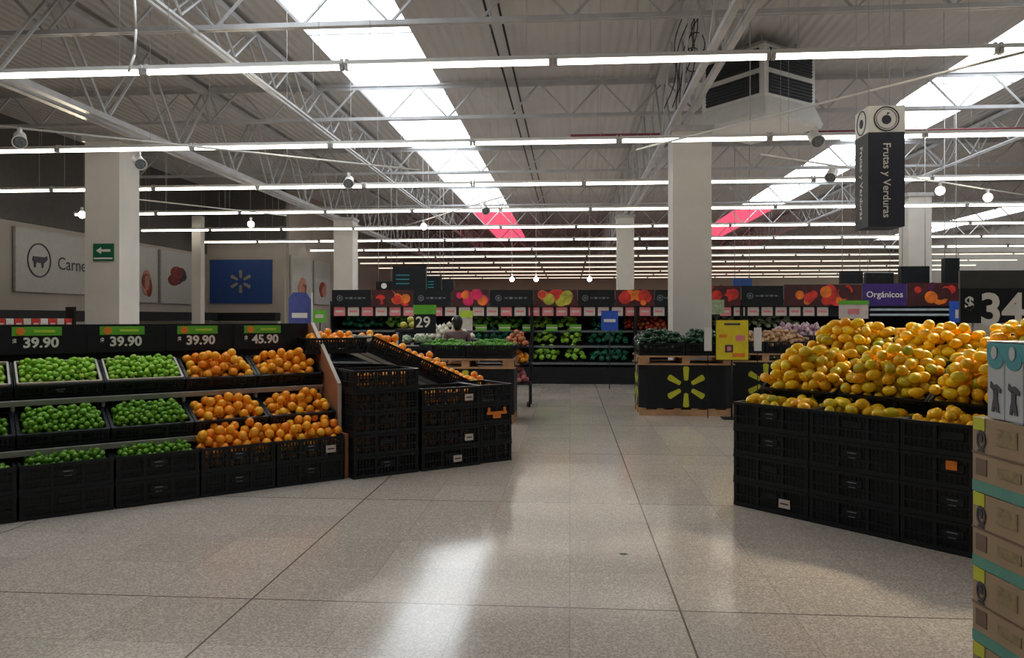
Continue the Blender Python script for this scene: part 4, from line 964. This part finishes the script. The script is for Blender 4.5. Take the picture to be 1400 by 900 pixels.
t = thing('blue_wall_panel', 'blue wall panel with sunburst emblem', 'wall panel', ((a.x + b.x) / 2, YJ - .04, a.z)); w, h = b.x - a.x, b.z - a.z
MB().box(0, 0, h / 2, w, .06, h).build('panel', M_blue, t)
q = MB(); spark(q, 0, h * .5, .46, -.045, -.032); q.build('sunburst_emblem', mat('faded_print', (.3, .26, .2), .5, var=.2), t)
for px0, px1, lb, sd in ((398, 425, 'pale wall panel with food photo above the blue flag', 3), (430, 450, 'pale wall panel with pinkish photo left of the distant column', 4)):
    t, L_ = wall_panel_X(px0, px1, 0, 0, 'food_photo_panel', lb, M_panel, X=XL2 + .06, zb=2.2, zt=4.1); photo_blob(t, 0, .7, L_ * .25, .4, [M_meat2, M_meat], sd)
def counter_X(y0, y1, label, X=XL + .75):
    t = thing('deli_counter', label, 'counter', (X, (y0 + y1) / 2, 0), PI / 2); L_ = y1 - y0
    MB().box(0, 0, .45, L_, 1.0, .9).build('base', M_steel, t)
    MB().box(0, .35, 1.15, L_, .3, .5).build('back_shelf', M_wall, t)
    MB().box(0, -.1, 1.63, L_, .5, .3).build('screen_fascia', M_blackm, t)
    for s in (-1, 1): MB().box(s * (L_ / 2 - .05), .1, 1.2, .06, .3, .62).build('bracket', M_steel, t)
counter_X(15.2, 20.6, 'meat counter with dark fascia at the far left')
counter_X(22.5, 28.6, 'meat counter with dark fascia right of the column')
t = thing('deli_counter', 'counter with dark fascia under the blue wall panel', 'counter', ((XL + XL2) / 2 + .35, YJ - .7, 0)); 
MB().box(0, 0, .45, 2.6, 1.0, .9).build('base', M_steel, t); MB().box(0, -.1, 1.62, 2.5, .5, .32).build('screen_fascia', M_blackm, t)
for s in (-1, 1): MB().box(s * 1.2, .1, 1.2, .06, .3, .62).build('bracket', M_steel, t)
rk = Fr((atY(45, 434, 13.5).x, 13.5), math.radians(55)); t = thing('snack_rack', 'dark rack of red and white packages behind the limes', 'rack', rk.w(0, 0), rk.a)
for z in (.3, .8, 1.3): MB().box(0, 0, z, 1.3, .4, .03).build('shelf', M_steel, t)
for s in (-1, 1): MB().box(s * .65, 0, .9, .04, .4, 1.8).build('end_panel', M_blackm, t)
for k in range(9): tag(MB().box(0, 0, .13, .12, .2, .26).box(0, -.102, .13, .08, .004, .1, 1).build('package', [[M_redp, M_white, M_redp, M_cream][k % 4], M_cream], None, rk.w(-.56 + k * .14, -.05, 1.317), (0, 0, rk.a)), '%s package on the rack at far left, %s from the left' % (['red', 'white', 'red', 'cream'][k % 4], ORD[k]), 'package', 'packages on the far left rack')
# exit sign on the left column
a, b = atY(127, 357, 13.97), atY(155, 333, 13.97)
t = thing('exit_sign', 'green emergency exit sign with white arrow on the left column', 'sign', ((a.x + b.x) / 2, 13.985, a.z)); w, h = b.x - a.x, b.z - a.z
MB().box(0, 0, h / 2, w, .02, h).build('board', M_exit, t)
q = MB(); q.prism([(-w * .35, h * .6), (-w * .1, h * .8), (-w * .1, h * .67), (w * .35, h * .67), (w * .35, h * .53), (-w * .1, h * .53), (-w * .1, h * .4)][::-1], -.016, -.011); q.box(0, -.013, h * .15, w * .9, .004, .03)
q.build('arrow', M_digit, t)
# leaf on the floor
p = atZ(852, 757, .004); q = MB(); q.prism([(-.03, 0), (-.012, .016), (.014, .02), (.035, .004), (.014, -.018), (-.015, -.014)], 0, .006, 0, Matrix.Rotation(-PI / 2, 4, 'X'))
tag(q.build('dry_leaf', M_hair, None, (p.x, p.y, .001)), 'tiny dark dry leaf on the floor', 'leaf')

# ------------------------------------------------------------------ person behind the scallions
def skin_obj(name, pts, edges, rad, m, parent, sub=2, root=0):
    me = bpy.data.meshes.new(name); me.from_pydata(pts, edges, []); me.materials.append(m); o = link(name, me, parent)
    o.modifiers.new('s', 'SKIN'); sv = me.skin_vertices[0].data if me.skin_vertices else None
    if sv is None:
        bpy.context.view_layer.objects.active = o; bpy.ops.mesh.customdata_skin_add(); sv = me.skin_vertices[0].data
    for i, r in enumerate(rad): sv[i].radius = (r, r * .8 if r > .09 else r); sv[i].use_root = i == root
    s = o.modifiers.new('u', 'SUBSURF'); s.levels = s.render_levels = sub
    for pz in me.polygons: pz.use_smooth = True
    o.modifiers['s'].use_smooth_shade = True
    return o
pp = atD(625, 450, 12.9); t = thing('person', 'person with dark hair in a mauve top, standing back turned behind the scallions', 'person', (pp.x, pp.y, 0), .25)
V = [(0, 0, .88), (0, 0, 1.05), (0, .0, 1.22), (0, .01, 1.33), (0, 0, 1.40), (0, -.0, 1.47), (0, 0, 1.53)]
R_ = [.14, .13, .14, .12, .05, .075, .08]; E = [(0, 1), (1, 2), (2, 3), (3, 4), (4, 5), (5, 6)]
for s in (-1, 1):
    k = len(V); V += [(s * .16, 0, 1.31), (s * .22, .02, 1.06), (s * .21, .14, .90), (s * .2, .2, .86)]; R_ += [.055, .042, .034, .03]; E += [(3, k), (k, k + 1), (k + 1, k + 2), (k + 2, k + 3)]
    for f in range(4):
        j = len(V); dx = (-.028 + f * .018) ; V += [(s * .2 + dx, .25, .855), (s * .2 + dx * 1.1, .285 - .008 * abs(f - 1.5), .84), (s * .2 + dx * 1.1, .30 - .008 * abs(f - 1.5), .815)]; R_ += [.010, .009, .008]; E += [(k + 3, j), (j, j + 1), (j + 1, j + 2)]
    j = len(V); V += [(s * .2 - s * .04, .215, .85), (s * .2 - s * .055, .245, .845)]; R_ += [.011, .009]; E += [(k + 3, j), (j, j + 1)]
    k = len(V); V += [(s * .085, 0, .80), (s * .09, 0, .46), (s * .09, -.01, .09), (s * .095, .11, .04)]; R_ += [.085, .058, .042, .035]; E += [(0, k), (k, k + 1), (k + 1, k + 2), (k + 2, k + 3)]
skin_obj('body', V, E, R_, M_skin, t)
Vs, Es, Rs = [(0, 0, .86), (0, 0, 1.05), (0, 0, 1.22), (0, .01, 1.33), (0, 0, 1.375)], [(0, 1), (1, 2), (2, 3), (3, 4)], [.155, .15, .155, .13, .075]
for s in (-1, 1): k = len(Vs); Vs += [(s * .165, 0, 1.315), (s * .2, .01, 1.16)]; Es += [(3, k), (k, k + 1)]; Rs += [.07, .062]
skin_obj('shirt', Vs, Es, Rs, M_shirt, t)
Vt, Et, Rt = [(0, 0, .9)], [], [.155]
for s in (-1, 1): k = len(Vt); Vt += [(s * .085, 0, .79), (s * .09, 0, .46), (s * .09, -.01, .12)]; Et += [(0, k), (k, k + 1), (k + 1, k + 2)]; Rt += [.1, .072, .058]
skin_obj('trousers', Vt, Et, Rt, M_jean, t)
q = MB(); q.ell((0, -.015, 1.535), (.092, .102, .10), 0, 14, 9); q.ell((0, -.06, 1.47), (.075, .05, .09), 0, 12, 7); q.build('hair', M_hair, t)
q = MB()
for s in (-1, 1): q.ell((s * .03, .093, 1.515), (.01, .006, .007), 0, 8, 5)
q.build('eyes', M_hair, t)
q = MB(); q.ell((0, .1, 1.49), (.011, .018, .02), 0, 8, 5)
for s in (-1, 1): q.ell((s * .082, .0, 1.495), (.012, .02, .03), 0, 8, 5)
q.build('nose_and_ears', M_skin, t)
q = MB(); q.ell((0, .088, 1.455), (.022, .008, .006), 0, 8, 5); q.build('mouth', M_pinkf, t)
q = MB()
for s in (-1, 1): q.box(s * .095, .05, .04, .09, .26, .08)
q.build('shoes', M_hair, t)
